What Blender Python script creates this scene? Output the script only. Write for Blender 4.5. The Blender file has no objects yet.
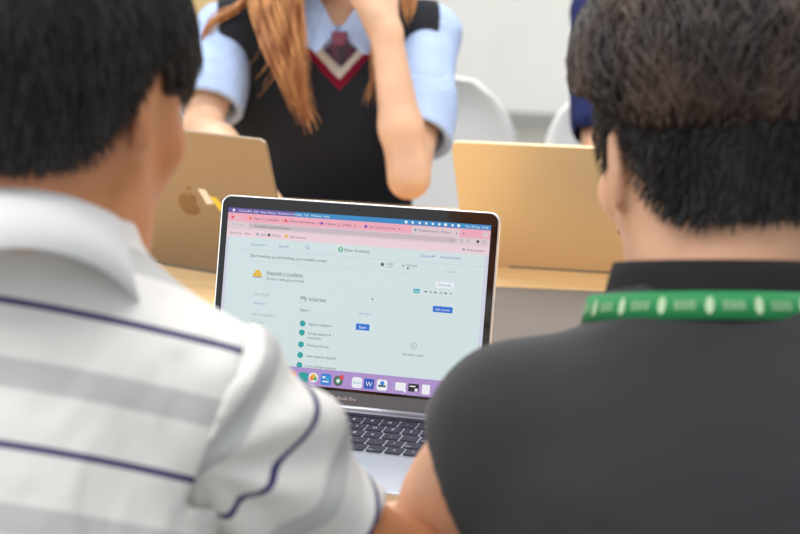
import bpy, bmesh, math, random
import numpy as np
from mathutils import Vector, Matrix

# ------------------------------------------------------------------ camera, world, lights, exposure
SC = bpy.context.scene
COL = SC.collection
PITCH = math.radians(14.0)
CAM_Z = 1.3456
TABLE_Z = 0.74
cam_data = bpy.data.cameras.new('camera')
cam_data.sensor_width = 36.0
cam_data.lens = 81.0
cam_data.clip_start = 0.05
cam_data.dof.use_dof = True
cam_data.dof.focus_distance = 1.84
cam_data.dof.aperture_fstop = 5.6
cam = bpy.data.objects.new('camera', cam_data)
COL.objects.link(cam)
cam.location = (0, 0, CAM_Z)
cam.rotation_euler = (math.radians(90) - PITCH, 0, 0)
SC.camera = cam

SC.view_settings.view_transform = 'Standard'
SC.view_settings.look = 'None'
SC.view_settings.gamma = 1.0
SC.view_settings.use_curve_mapping = False
SC.view_settings.exposure = 0.0

world = bpy.data.worlds.new('world')
SC.world = world
world.use_nodes = True
bg = world.node_tree.nodes['Background']
bg.inputs[0].default_value = (0.93, 0.96, 1.0, 1)
bg.inputs[1].default_value = 0.78

def area(name, loc, target, size, power, color=(1, 1, 1)):
    d = bpy.data.lights.new(name, 'AREA')
    d.shape = 'RECTANGLE'
    d.size, d.size_y = size
    d.energy = power
    d.color = color
    o = bpy.data.objects.new(name, d)
    COL.objects.link(o)
    o.location = loc
    o.rotation_euler = (Vector(target) - Vector(loc)).to_track_quat('-Z', 'Y').to_euler()
    return o

area('ceiling_panel_light', (-0.9, 0.7, 2.75), (-0.9, 0.7, 0), (2.4, 0.6), 32, (1.0, 0.97, 0.93))
area('ceiling_panel_light', (0.9, 2.4, 2.75), (0.9, 2.4, 0), (2.4, 0.6), 42, (1.0, 0.97, 0.93))
area('ceiling_panel_light', (-0.9, 3.9, 2.75), (-0.9, 3.9, 0), (2.4, 0.6), 42, (1.0, 0.97, 0.93))
area('ceiling_panel_light', (1.0, 6.0, 2.75), (1.0, 6.0, 0), (3.0, 0.9), 75, (1.0, 0.98, 0.95))
area('window_daylight', (-3.4, 1.4, 1.8), (-0.2, 1.6, 0.9), (2.6, 1.6), 45, (0.9, 0.96, 1.0))

# ------------------------------------------------------------------ small helpers
CAM = np.array([0, 0, CAM_Z])
FW = np.array([0, math.cos(PITCH), -math.sin(PITCH)])
UP = np.array([0, math.sin(PITCH), math.cos(PITCH)])
RT = np.array([1.0, 0, 0])

def at(px, py, d):
    """World point seen at photo pixel (px, py), d metres along the view."""
    return CAM + d * (FW + (px - 400) / 1800.0 * RT - (py - 267) / 1800.0 * UP)

def on(px, py, z=TABLE_Z):
    r = FW + (px - 400) / 1800.0 * RT - (py - 267) / 1800.0 * UP
    return CAM + r * (z - CAM_Z) / r[2]

def s2l(c):
    return tuple((x / 12.92 if x <= 0.04045 else ((x + 0.055) / 1.055) ** 2.4) for x in [v / 255.0 for v in c])

def mat(name, rgb, rough=0.5, metal=0.0, emit=0.0, sss=0.0, spec=0.5, coat=0.0, sheen=0.0):
    m = bpy.data.materials.new(name)
    m.use_nodes = True
    b = m.node_tree.nodes['Principled BSDF']
    c = s2l(rgb) + (1,)
    b.inputs['Base Color'].default_value = c
    b.inputs['Roughness'].default_value = rough
    b.inputs['Metallic'].default_value = metal
    b.inputs['Specular IOR Level'].default_value = spec
    if sss:
        b.inputs['Subsurface Weight'].default_value = sss
        b.inputs['Subsurface Radius'].default_value = (0.012, 0.005, 0.003)
        b.inputs['Subsurface Scale'].default_value = 1.0
    if coat:
        b.inputs['Coat Weight'].default_value = coat
    if sheen:
        b.inputs['Sheen Weight'].default_value = sheen
    if emit:
        b.inputs['Emission Color'].default_value = c
        b.inputs['Emission Strength'].default_value = emit
        b.inputs['Base Color'].default_value = (0.01, 0.01, 0.01, 1)
    return m

def nd(m, t, **kw):
    n = m.node_tree.nodes.new(t)
    for k, v in kw.items():
        setattr(n, k, v)
    return n

def lk(m, a, b):
    m.node_tree.links.new(a, b)

def bsdf(m):
    return m.node_tree.nodes['Principled BSDF']

def noise_color(m, c1, c2, scale, stretch=(1, 1, 1), detail=4, lo=0.35, hi=0.65):
    tc = nd(m, 'ShaderNodeTexCoord'); mp = nd(m, 'ShaderNodeMapping')
    mp.inputs['Scale'].default_value = stretch
    nz = nd(m, 'ShaderNodeTexNoise'); nz.inputs['Scale'].default_value = scale; nz.inputs['Detail'].default_value = detail
    cr = nd(m, 'ShaderNodeValToRGB')
    cr.color_ramp.elements[0].position = lo; cr.color_ramp.elements[0].color = s2l(c1) + (1,)
    cr.color_ramp.elements[1].position = hi; cr.color_ramp.elements[1].color = s2l(c2) + (1,)
    lk(m, tc.outputs['Object'], mp.inputs['Vector']); lk(m, mp.outputs['Vector'], nz.inputs['Vector'])
    lk(m, nz.outputs['Fac'], cr.inputs['Fac']); lk(m, cr.outputs['Color'], bsdf(m).inputs['Base Color'])
    return cr

def bump(m, scale, strength, dist=0.002, stretch=(1, 1, 1), detail=3):
    tc = nd(m, 'ShaderNodeTexCoord'); mp = nd(m, 'ShaderNodeMapping')
    mp.inputs['Scale'].default_value = stretch
    nz = nd(m, 'ShaderNodeTexNoise'); nz.inputs['Scale'].default_value = scale; nz.inputs['Detail'].default_value = detail
    bp = nd(m, 'ShaderNodeBump'); bp.inputs['Strength'].default_value = strength; bp.inputs['Distance'].default_value = dist
    lk(m, tc.outputs['Object'], mp.inputs['Vector']); lk(m, mp.outputs['Vector'], nz.inputs['Vector'])
    lk(m, nz.outputs['Fac'], bp.inputs['Height']); lk(m, bp.outputs['Normal'], bsdf(m).inputs['Normal'])

def empty(name, loc, label=None, cat=None, group=None, rotz=0.0):
    o = bpy.data.objects.new(name, None)
    COL.objects.link(o)
    o.location = loc
    o.rotation_euler = (0, 0, rotz)
    o.empty_display_size = 0.05
    if label: o['label'] = label
    if cat: o['category'] = cat
    if group: o['group'] = group
    return o

def link_mesh(name, me, mats, parent=None, smooth=True, world=False):
    """Link a mesh; world=True when its vertices are world coordinates under a parent with a transform."""
    o = bpy.data.objects.new(name, me)
    COL.objects.link(o)
    for m in (mats if isinstance(mats, (list, tuple)) else [mats]):
        if m.name not in [x.name for x in me.materials if x]:
            me.materials.append(m)
    if smooth:
        me.polygons.foreach_set('use_smooth', [True] * len(me.polygons))
    if parent:
        o.parent = parent
        if world:
            bpy.context.view_layer.update()
            o.matrix_parent_inverse = parent.matrix_world.inverted()
    return o

def bm_obj(name, bm, mats, parent=None, smooth=False, world=False, bev=0.0, seg=2):
    me = bpy.data.meshes.new(name)
    bmesh.ops.recalc_face_normals(bm, faces=bm.faces)
    bm.to_mesh(me); bm.free()
    o = link_mesh(name, me, mats, parent, smooth, world)
    if bev:
        md = o.modifiers.new('bevel', 'BEVEL'); md.width = bev; md.segments = seg; md.limit_method = 'ANGLE'
    return o

def box(bm, lo, hi, mi=0):
    vs = [bm.verts.new((x, y, z)) for z in (lo[2], hi[2]) for y in (lo[1], hi[1]) for x in (lo[0], hi[0])]
    for f in ((0, 2, 3, 1), (4, 5, 7, 6), (0, 1, 5, 4), (2, 6, 7, 3), (0, 4, 6, 2), (1, 3, 7, 5)):
        bm.faces.new([vs[i] for i in f]).material_index = mi
    return vs

def rrect(w, h, r, n=6):
    pts = []
    for cx, cy, a0 in ((w / 2 - r, h / 2 - r, 0), (-w / 2 + r, h / 2 - r, 90), (-w / 2 + r, -h / 2 + r, 180), (w / 2 - r, -h / 2 + r, 270)):
        for i in range(n + 1):
            a = math.radians(a0 + 90 * i / n)
            pts.append((cx + r * math.cos(a), cy + r * math.sin(a)))
    return pts

def prism(bm, pts, z0, z1, mi=0, f=None):
    """Extruded polygon; f maps (x, y, z) to a point."""
    f = f or (lambda x, y, z: (x, y, z))
    a = [bm.verts.new(f(x, y, z0)) for x, y in pts]
    b = [bm.verts.new(f(x, y, z1)) for x, y in pts]
    n = len(pts)
    bm.faces.new(a[::-1]).material_index = mi
    bm.faces.new(b).material_index = mi
    for i in range(n):
        bm.faces.new((a[i], a[(i + 1) % n], b[(i + 1) % n], b[i])).material_index = mi

def tube(bm, pts, rad, n=8, mi=0, caps=True):
    pts = [Vector(p) for p in pts]
    rad = rad if isinstance(rad, (list, tuple)) else [rad] * len(pts)
    rings = []
    nrm = None
    for i, p in enumerate(pts):
        t = (pts[min(i + 1, len(pts) - 1)] - pts[max(i - 1, 0)]).normalized()
        if nrm is None:
            nrm = t.orthogonal().normalized()
        else:
            nrm = (nrm - t * nrm.dot(t)).normalized()
        bn = t.cross(nrm)
        rings.append([bm.verts.new(p + (nrm * math.cos(2 * math.pi * k / n) + bn * math.sin(2 * math.pi * k / n)) * rad[i]) for k in range(n)])
    for a, b in zip(rings, rings[1:]):
        for k in range(n):
            bm.faces.new((a[k], a[(k + 1) % n], b[(k + 1) % n], b[k])).material_index = mi
    if caps:
        bm.faces.new(rings[0][::-1]).material_index = mi
        bm.faces.new(rings[-1]).material_index = mi

_text_cache = {}
def text_polys(s, bold=False):
    """Flat triangles of a line of text with unit size: (verts, faces, width)."""
    if s in _text_cache:
        return _text_cache[s]
    cu = bpy.data.curves.new('t', 'FONT'); cu.body = s; cu.size = 1.0; cu.resolution_u = 2
    o = bpy.data.objects.new('t', cu); COL.objects.link(o)
    dg = bpy.context.evaluated_depsgraph_get(); dg.update()
    me = o.evaluated_get(dg).to_mesh()
    vs = [tuple(v.co) for v in me.vertices]; fs = [tuple(p.vertices) for p in me.polygons]
    o.evaluated_get(dg).to_mesh_clear()
    bpy.data.objects.remove(o); bpy.data.curves.remove(cu)
    w = max([v[0] for v in vs], default=0)
    _text_cache[s] = (vs, fs, w)
    return _text_cache[s]

def put_text(bm, s, f, size, mi, width=None, center=False):
    vs, fs, w = text_polys(s)
    sx = size if width is None else width / max(w, 1e-6)
    off = -w * sx / 2 if center else 0
    nv = [bm.verts.new(f(v[0] * sx + off, v[1] * size)) for v in vs]
    for q in fs:
        try:
            bm.faces.new([nv[i] for i in q]).material_index = mi
        except ValueError:
            pass

# ------------------------------------------------------------------ signed-distance modelling
class Field:
    def __init__(self, lo, hi, res):
        self.lo = np.array(lo, float); self.res = res
        self.n = np.ceil((np.array(hi) - self.lo) / res).astype(int) + 1
        self.D = np.full(self.n, 0.2, np.float32)
    def _sub(self, lo, hi):
        a = np.clip(np.floor((lo - self.lo) / self.res).astype(int), 0, self.n)
        b = np.clip(np.ceil((hi - self.lo) / self.res).astype(int) + 1, 0, self.n)
        if (b <= a).any(): return None
        sl = tuple(slice(x, y) for x, y in zip(a, b))
        g = [(np.arange(x, y) * self.res + l).astype(np.float32) for x, y, l in zip(a, b, self.lo)]
        X = np.stack(np.meshgrid(*g, indexing='ij'), -1)
        return sl, X
    def comb(self, sl, d, k, op):
        A = self.D[sl]
        if op == 'add':
            if k > 0:
                h = np.maximum(k - np.abs(A - d), 0) / k
                self.D[sl] = np.minimum(A, d) - h * h * k * 0.25
            else:
                self.D[sl] = np.minimum(A, d)
        elif op == 'sub':
            if k > 0:
                h = np.maximum(k - np.abs(A + d), 0) / k
                self.D[sl] = np.maximum(A, -d) + h * h * k * 0.25
            else:
                self.D[sl] = np.maximum(A, -d)
    def cone(self, a, b, ra, rb, k=0.02, op='add'):
        a = np.array(a, np.float32); b = np.array(b, np.float32)
        m = max(ra, rb) + k + 0.03
        s = self._sub(np.minimum(a, b) - m, np.maximum(a, b) + m)
        if s is None: return
        sl, X = s
        ab = b - a; L = float(ab @ ab) + 1e-9
        t = np.clip(((X - a) @ ab) / L, 0, 1)
        d = np.linalg.norm(X - a - t[..., None] * ab, axis=-1) - (ra + (rb - ra) * t)
        self.comb(sl, d, k, op)
    def chain(self, pts, rs, k=0.02, op='add'):
        for i in range(len(pts) - 1):
            self.cone(pts[i], pts[i + 1], rs[i], rs[i + 1], k, op)
    def ell(self, c, r, R=None, k=0.02, op='add', extra=None):
        c = np.array(c, np.float32); r = np.array(r, np.float32)
        R = np.eye(3, dtype=np.float32) if R is None else np.array(R, np.float32)
        m = float(r.max()) + k + 0.03
        s = self._sub(c - m, c + m)
        if s is None: return
        sl, X = s
        q = (X - c) @ R            # columns of R are the local axes
        k0 = np.linalg.norm(q / r, axis=-1); k1 = np.linalg.norm(q / (r * r), axis=-1) + 1e-9
        d = k0 * (k0 - 1) / k1
        if extra is not None:
            d = extra(q, d)
        self.comb(sl, d, k, op)
    def loft(self, o, R, secs, k=0.02, op='add', p=2.4, inflate=0.0):
        """secs: rows (t, rx, ry, cy) along local z; local x is right, y forward."""
        o = np.array(o, np.float32); R = np.array(R, np.float32); S = np.array(secs, float)
        ext = max(S[:, 1].max(), (S[:, 2] + np.abs(S[:, 3])).max()) + inflate + 0.06
        e0 = o + R[:, 2] * S[0, 0]; e1 = o + R[:, 2] * S[-1, 0]
        s = self._sub(np.minimum(e0, e1) - ext, np.maximum(e0, e1) + ext)
        if s is None: return
        sl, X = s
        q = (X - o) @ R
        z = q[..., 2]
        tt = np.linspace(S[0, 0], S[-1, 0], 60)
        def cub(col):
            v = np.interp(tt, S[:, 0], S[:, col])
            for _ in range(3):
                v = np.concatenate([[v[0]], (v[:-2] + 2 * v[1:-1] + v[2:]) / 4, [v[-1]]])
            return np.interp(z, tt, v)
        rx = cub(1) + inflate; ry = cub(2) + inflate; cy = cub(3)
        u = (np.abs(q[..., 0] / rx) ** p + np.abs((q[..., 1] - cy) / ry) ** p) ** (1 / p)
        d = (u - 1) * np.minimum(rx, ry)
        dz = np.maximum(S[0, 0] - inflate - z, z - S[-1, 0] - inflate)
        d = np.where(dz > -0.02, np.maximum(d, dz), d)
        self.comb(sl, d.astype(np.float32), k, op)
    def plane(self, p, n, keep='below'):
        """Cut away everything on the side n points to."""
        s = self._sub(self.lo - 1, self.lo + self.n * self.res + 1)
        sl, X = s
        n = np.array(n, float); n = n / np.linalg.norm(n)
        d = ((X - np.array(p, np.float32)) @ n.astype(np.float32))
        self.D = np.maximum(self.D, d)
    def func(self, f):
        sl, X = self._sub(self.lo - 1, self.lo + self.n * self.res + 1)
        self.D = f(X, self.D).astype(np.float32)
    def mesh(self, name, smooth=2):
        D = self.D.copy()
        for ax in range(3):     # closed at the border
            ix = [slice(None)] * 3
            for e in (0, -1):
                ix[ax] = e; D[tuple(ix)] = np.maximum(D[tuple(ix)], 1e-3)
        I = D < 0
        n = np.array(D.shape)
        cnt = np.zeros(n - 1, np.int8)
        for dx in (0, 1):
            for dy in (0, 1):
                for dz in (0, 1):
                    cnt += I[dx:n[0] - 1 + dx, dy:n[1] - 1 + dy, dz:n[2] - 1 + dz]
        act = (cnt > 0) & (cnt < 8)
        cells = np.argwhere(act)
        idx = -np.ones(n - 1, np.int64); idx[act] = np.arange(len(cells))
        acc = np.zeros((len(cells), 3)); num = np.zeros(len(cells))
        corners = [(a, b, c) for a in (0, 1) for b in (0, 1) for c in (0, 1)]
        vals = {c: D[cells[:, 0] + c[0], cells[:, 1] + c[1], cells[:, 2] + c[2]] for c in corners}
        for a in corners:
            for ax in range(3):
                if a[ax] == 0:
                    b = list(a); b[ax] = 1; b = tuple(b)
                    va, vb = vals[a], vals[b]
                    cr = (va < 0) != (vb < 0)
                    t = np.where(cr, va / np.where(cr, va - vb, 1), 0)
                    p = np.array(a, float)[None] + t[:, None] * (np.array(b) - np.array(a))[None]
                    acc += np.where(cr[:, None], p, 0); num += cr
        V = self.lo + (cells + acc / num[:, None]) * self.res
        faces = []
        for ax in range(3):
            sa = [slice(0, -1) if i == ax else slice(1, -1) for i in range(3)]
            sb = [slice(1, None) if i == ax else slice(1, -1) for i in range(3)]
            A = I[tuple(sa)]; B = I[tuple(sb)]
            e = np.argwhere(A != B)
            if not len(e): continue
            base = e.copy()
            for i in range(3):
                if i != ax: base[:, i] += 1
            flip = A[e[:, 0], e[:, 1], e[:, 2]]
            u, v = [i for i in range(3) if i != ax]
            def cid(du, dv):
                c = base.copy(); c[:, u] -= du; c[:, v] -= dv
                return idx[c[:, 0], c[:, 1], c[:, 2]]
            q = np.stack([cid(0, 0), cid(1, 0), cid(1, 1), cid(0, 1)], 1)
            if ax == 1: flip = ~flip
            q = np.where(flip[:, None], q, q[:, ::-1])
            faces.append(q)
        Q = np.concatenate(faces)
        Q = Q[(Q >= 0).all(1)]
        # smoothing along quad edges
        E = np.concatenate([Q[:, [0, 1]], Q[:, [1, 2]], Q[:, [2, 3]], Q[:, [3, 0]]])
        deg = np.bincount(E[:, 0], minlength=len(V)) + np.bincount(E[:, 1], minlength=len(V))
        for _ in range(smooth):
            s_ = np.zeros_like(V)
            for c in range(3):
                s_[:, c] = np.bincount(E[:, 0], V[E[:, 1], c], len(V)) + np.bincount(E[:, 1], V[E[:, 0], c], len(V))
            V = 0.5 * V + 0.5 * s_ / np.maximum(deg, 1)[:, None]
        return np_mesh(name, V, Q)

def np_mesh(name, V, Q):
    me = bpy.data.meshes.new(name)
    k = Q.shape[1]
    me.vertices.add(len(V)); me.vertices.foreach_set('co', V.astype(np.float32).ravel())
    me.loops.add(Q.size); me.loops.foreach_set('vertex_index', Q.astype(np.int32).ravel())
    me.polygons.add(len(Q)); me.polygons.foreach_set('loop_start', np.arange(0, Q.size, k, dtype=np.int32))
    me.update(calc_edges=True); me.validate()
    me.polygons.foreach_set('use_smooth', np.ones(len(me.polygons), bool))
    return me

def verts_of(me):
    a = np.empty(len(me.vertices) * 3, np.float32); me.vertices.foreach_get('co', a)
    return a.reshape(-1, 3).astype(float)

def set_attr(me, name, vals):
    a = me.attributes.new(name, 'FLOAT', 'POINT'); a.data.foreach_set('value', np.asarray(vals, np.float32))

def unit(v):
    v = np.array(v, float); return v / np.linalg.norm(v)

def frame(right, up):
    """Rotation whose columns are right, forward, up."""
    u = unit(up); r = np.array(right, float); r = unit(r - u * (r @ u)); f = np.cross(u, r)
    return np.stack([r, f, u], 1)

def head_frame(yaw, pitch, roll=0.0):
    """yaw: to the right of +Y; pitch: chin down positive; roll: towards the right shoulder."""
    M = Matrix.Rotation(-yaw, 3, 'Z') @ Matrix.Rotation(-pitch, 3, 'X') @ Matrix.Rotation(roll, 3, 'Y')
    return np.array(M)

# ------------------------------------------------------------------ materials
def skin_mat(name, rgb, rough=0.48):
    m = mat(name, rgb, rough, sss=0.12)
    c2 = tuple(min(255, int(v * 0.90)) for v in rgb)
    noise_color(m, c2, rgb, 14, lo=0.3, hi=0.6)
    bump(m, 260, 0.12, 0.0006)
    return m

M = {}
M['skin_tan'] = skin_mat('skin_tan', (202, 134, 92))
M['skin_mid'] = skin_mat('skin_mid', (222, 170, 136))
M['skin_light'] = skin_mat('skin_light', (226, 182, 150))
M['eye_white'] = mat('eye_white', (235, 232, 228), 0.2)
M['iris'] = mat('iris', (48, 30, 20), 0.15)
M['lips'] = mat('lips', (190, 105, 98), 0.4)
M['hair_black'] = mat('hair_black', (22, 20, 21), 0.42, spec=0.5)
noise_color(M['hair_black'], (14, 13, 14), (40, 36, 36), 30, (1, 1, 0.2))
M['hair_dark_brown'] = mat('hair_dark_brown', (40, 32, 29), 0.45)
noise_color(M['hair_dark_brown'], (28, 20, 17), (78, 58, 48), 22, (1, 1, 0.4))
M['hair_auburn'] = mat('hair_auburn', (178, 112, 62), 0.42)
noise_color(M['hair_auburn'], (142, 80, 40), (214, 156, 98), 60, (1, 1, 0.12))
M['black_cloth'] = mat('charcoal_shirt_cloth', (50, 50, 53), 0.85, sheen=0.15, spec=0.25)
bump(M['black_cloth'], 900, 0.15, 0.0004)
M['collar_black'] = mat('black_collar_cloth', (36, 36, 39), 0.85, spec=0.2)
M['navy'] = mat('navy_cloth', (40, 48, 96), 0.85, spec=0.2)
M['trousers'] = mat('dark_trousers_cloth', (40, 42, 52), 0.9)
M['shoe'] = mat('black_shoe_leather', (25, 25, 26), 0.4)
M['skirt'] = mat('navy_skirt_cloth', (38, 42, 78), 0.9)
M['blue_shirt'] = mat('light_blue_shirt_cloth', (172, 194, 232), 0.8, spec=0.25)
bump(M['blue_shirt'], 28, 0.35, 0.006)
M['tie'] = mat('tie_cloth', (52, 40, 66), 0.5)
noise_color(M['tie'], (36, 34, 56), (96, 44, 70), 40, (1, 1, .4), lo=.45, hi=.6)
M['lanyard'] = mat('green_lanyard_ribbon', (30, 140, 78), 0.6)
M['lanyard_print'] = mat('pale_lanyard_print', (186, 214, 172), 0.6)
M['plastic_clear'] = mat('badge_plastic', (225, 228, 230), 0.2)
M['metal'] = mat('bright_metal', (200, 200, 205), 0.25, 1.0)
M['white_plastic'] = mat('white_chair_plastic', (242, 243, 241), 0.35)
M['chair_wood'] = mat('beech_wood', (205, 165, 115), 0.5)
M['space_gray'] = mat('grey_aluminium', (186, 188, 198), 0.36, 0.8)
M['highlight_silver'] = mat('highlit_aluminium', (232, 230, 232), 0.3, 0.7)  # reflected highlight painted into the lid colour; lettering uses it too
M['hinge_bar'] = mat('dark_hinge_metal', (104, 104, 107), 0.4, 0.3)
M['glass_black'] = mat('black_bezel_glass', (12, 12, 15), 0.08, 0.0, coat=0.6)
M['key'] = mat('black_keycap', (26, 22, 44), 0.5)
M['legend'] = mat('white_key_legend', (220, 220, 228), 0.5)
M['trackpad'] = mat('trackpad_glass', (172, 178, 192), 0.3, 0.5)
M['gold_lid'] = mat('gold_aluminium', (218, 196, 160), 0.45, 0.45)
M['shaded_gold_lid'] = mat('rose_gold_shaded', (148, 129, 107), 0.42, 0.6)  # gold darkened in the colour, standing in for the lid's angle to light
M['logo_dark'] = mat('mirror_logo', (128, 106, 82), 0.2, 0.9)
M['white_sticker'] = mat('white_sticker', (226, 216, 200), 0.5)
M['yellow_sticker'] = mat('yellow_sticker', (222, 196, 60), 0.5)
M['rubber'] = mat('black_rubber', (20, 20, 20), 0.8)
M['mat_grey'] = mat('grey_felt', (112, 104, 98), 0.9)
bump(M['mat_grey'], 700, 0.3, 0.0006)

# striped polo cloth: the stripe position is an attribute measured in metres along the cloth
def stripe_mat(name):
    m = mat(name, (226, 224, 220), 0.85, spec=0.2)
    at_ = nd(m, 'ShaderNodeAttribute', attribute_name='stripe')
    mo = nd(m, 'ShaderNodeMath', operation='PINGPONG'); mo.inputs[1].default_value = 0.5
    lk(m, at_.outputs['Fac'], mo.inputs[0])
    cr = nd(m, 'ShaderNodeValToRGB')
    r = cr.color_ramp; r.interpolation = 'LINEAR'
    base = s2l((224, 222, 218)) + (1,); navy = s2l((46, 42, 98)) + (1,); grey = s2l((188, 189, 188)) + (1,)
    r.elements[0].position = 0.0; r.elements[0].color = navy
    r.elements[1].position = 0.021; r.elements[1].color = navy
    for p, c in ((0.03, base), (0.385, base), (0.40, grey), (1.0, grey)):
        e = r.elements.new(p); e.color = c
    lk(m, mo.outputs[0], cr.inputs['Fac'])
    lk(m, cr.outputs['Color'], bsdf(m).inputs['Base Color'])
    bump(m, 600, 0.15, 0.0005)
    return m
M['polo'] = stripe_mat('striped_polo_cloth')
M['polo_collar'] = mat('pale_grey_collar_knit', (218, 219, 220), 0.85, spec=0.2)
bump(M['polo_collar'], 500, 0.2, 0.0005)

def vest_mat():
    m = mat('black_vest_knit', (42, 44, 50), 0.95, spec=0.15)
    at_ = nd(m, 'ShaderNodeAttribute', attribute_name='trim')
    cr = nd(m, 'ShaderNodeValToRGB'); r = cr.color_ramp; r.interpolation = 'CONSTANT'
    r.elements[0].position = 0; r.elements[0].color = s2l((228, 222, 212)) + (1,)
    r.elements[1].position = 0.42; r.elements[1].color = s2l((132, 26, 54)) + (1,)
    e = r.elements.new(0.80); e.color = s2l((42, 44, 50)) + (1,)
    lk(m, at_.outputs['Fac'], cr.inputs['Fac']); lk(m, cr.outputs['Color'], bsdf(m).inputs['Base Color'])
    tc = nd(m, 'ShaderNodeTexCoord'); wv = nd(m, 'ShaderNodeTexWave'); wv.inputs['Scale'].default_value = 60
    wv.bands_direction = 'X'
    bp = nd(m, 'ShaderNodeBump'); bp.inputs['Strength'].default_value = 0.35; bp.inputs['Distance'].default_value = 0.002
    lk(m, tc.outputs['Object'], wv.inputs['Vector']); lk(m, wv.outputs['Color'], bp.inputs['Height']); lk(m, bp.outputs['Normal'], bsdf(m).inputs['Normal'])
    return m
M['vest'] = vest_mat()

def folds(m, scale, dist, stretch):
    nt = m.node_tree; b = bsdf(m)
    old = b.inputs['Normal'].links[0].from_socket if b.inputs['Normal'].links else None
    tc = nd(m, 'ShaderNodeTexCoord'); mp = nd(m, 'ShaderNodeMapping'); mp.inputs['Scale'].default_value = stretch; mp.inputs['Rotation'].default_value = (.3, .6, .2)
    nz = nd(m, 'ShaderNodeTexNoise'); nz.inputs['Scale'].default_value = scale; nz.inputs['Detail'].default_value = 2; nz.inputs['Distortion'].default_value = .8
    bp = nd(m, 'ShaderNodeBump'); bp.inputs['Strength'].default_value = 1.0; bp.inputs['Distance'].default_value = dist
    lk(m, tc.outputs['Object'], mp.inputs['Vector']); lk(m, mp.outputs['Vector'], nz.inputs['Vector']); lk(m, nz.outputs['Fac'], bp.inputs['Height'])
    if old: lk(m, old, bp.inputs['Normal'])
    lk(m, bp.outputs['Normal'], b.inputs['Normal'])
folds(M['polo'], 9, .020, (1, 1, .55))
folds(M['black_cloth'], 7, .014, (.6, 1, 1.3))
folds(M['blue_shirt'], 14, .016, (1, 1, .5))
folds(M['navy'], 12, .012, (1, 1, .5))

# ------------------------------------------------------------------ the room
def structure(o):
    o['kind'] = 'structure'; return o

fm = mat('floor_vinyl', (150, 148, 140), 0.55)
noise_color(fm, (140, 138, 130), (160, 157, 148), 6)
bm = bmesh.new(); box(bm, (-6, -1.5, -0.1), (6, 11, 0)); structure(bm_obj('floor', bm, fm))
wm = mat('wall_paint', (226, 225, 221), 0.7)
noise_color(wm, (223, 222, 218), (229, 228, 224), 3)
bump(wm, 120, 0.05, 0.001)
wa = on(508, 127, 0); wyaw = math.radians(-16)
def wall_pt(u, dz, out=0.0):
    return (wa[0] + u * math.cos(wyaw) + out * math.sin(wyaw), wa[1] + u * math.sin(wyaw) - out * math.cos(wyaw), dz)
def wall_box(bm, u0, u1, z0, z1, o0, o1, mi=0):
    vs = [bm.verts.new(wall_pt(u, z, o)) for z in (z0, z1) for o in (o0, o1) for u in (u0, u1)]
    for f in ((0, 2, 3, 1), (4, 5, 7, 6), (0, 1, 5, 4), (2, 6, 7, 3), (0, 4, 6, 2), (1, 3, 7, 5)):
        bm.faces.new([vs[i] for i in f]).material_index = mi
bm = bmesh.new(); wall_box(bm, -5, 5, 0, 2.9, -0.15, 0); structure(bm_obj('wall_back', bm, wm))
bmt = mat('grey_baseboard_paint', (150, 150, 148), 0.6)
bm = bmesh.new(); wall_box(bm, -0.95, 5, 0.0, 0.07, 0, 0.02); structure(bm_obj('baseboard_back', bm, bmt))
# pale wooden door in the back wall, seen past the left head
dm = mat('pale_oak_door', (240, 208, 150), 0.5)
noise_color(dm, (232, 196, 134), (246, 218, 166), 5, (6, 6, 0.5))
bm = bmesh.new(); wall_box(bm, -1.85, -1.18, 0.0, 2.05, 0.0, 0.04)
door = structure(bm_obj('door_1', bm, dm))
bm = bmesh.new(); wall_box(bm, -1.93, -1.85, 0, 2.13, 0, 0.06); wall_box(bm, -1.18, -1.10, 0, 2.13, 0, 0.06); wall_box(bm, -1.85, -1.18, 2.05, 2.13, 0, 0.06)
bm_obj('door_frame', bm, mat('white_door_frame', (228, 224, 216), 0.5), door)
bm = bmesh.new(); tube(bm, [wall_pt(-1.27, 1.0, 0.04), wall_pt(-1.27, 1.0, 0.09), wall_pt(-1.37, 1.0, 0.09)], 0.011)
bm_obj('door_handle', bm, M['metal'], door, True)

# ------------------------------------------------------------------ the table
TY = math.radians(-16)
tbl = empty('meeting_table', (0.10, 2.10, 0), 'long pale wooden meeting table carrying the open laptops', 'table', rotz=TY)
wood = mat('pale_birch_tabletop', (240, 204, 150), 0.38)
noise_color(wood, (234, 192, 134), (248, 216, 166), 4, (1.0, 14, 1), detail=6)
def tl(p):      # world -> table local
    dx, dy = p[0] - 0.10, p[1] - 2.10
    return (dx * math.cos(TY) + dy * math.sin(TY), -dx * math.sin(TY) + dy * math.cos(TY))
Y0 = tl((-0.15, 1.45))[1]; Y1 = tl(on(430, 207))[1]
bm = bmesh.new(); box(bm, (-1.5, Y0, 0.712), (1.5, Y1, 0.74)); bm_obj('tabletop', bm, wood, tbl, bev=0.003)
for sx in (-1.38, 1.38):
    for sy in (Y0 + 0.10, Y1 - 0.10):
        bm = bmesh.new(); box(bm, (sx - 0.025, sy - 0.025, 0.0), (sx + 0.025, sy + 0.025, 0.712)); bm_obj('leg', bm, M['white_plastic'], tbl, bev=0.003)
bm = bmesh.new()
box(bm, (-1.36, Y0 + 0.085, 0.65), (1.36, Y0 + 0.115, 0.712)); box(bm, (-1.36, Y1 - 0.115, 0.65), (1.36, Y1 - 0.085, 0.712))
bm_obj('frame_rail', bm, M['white_plastic'], tbl)

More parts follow.
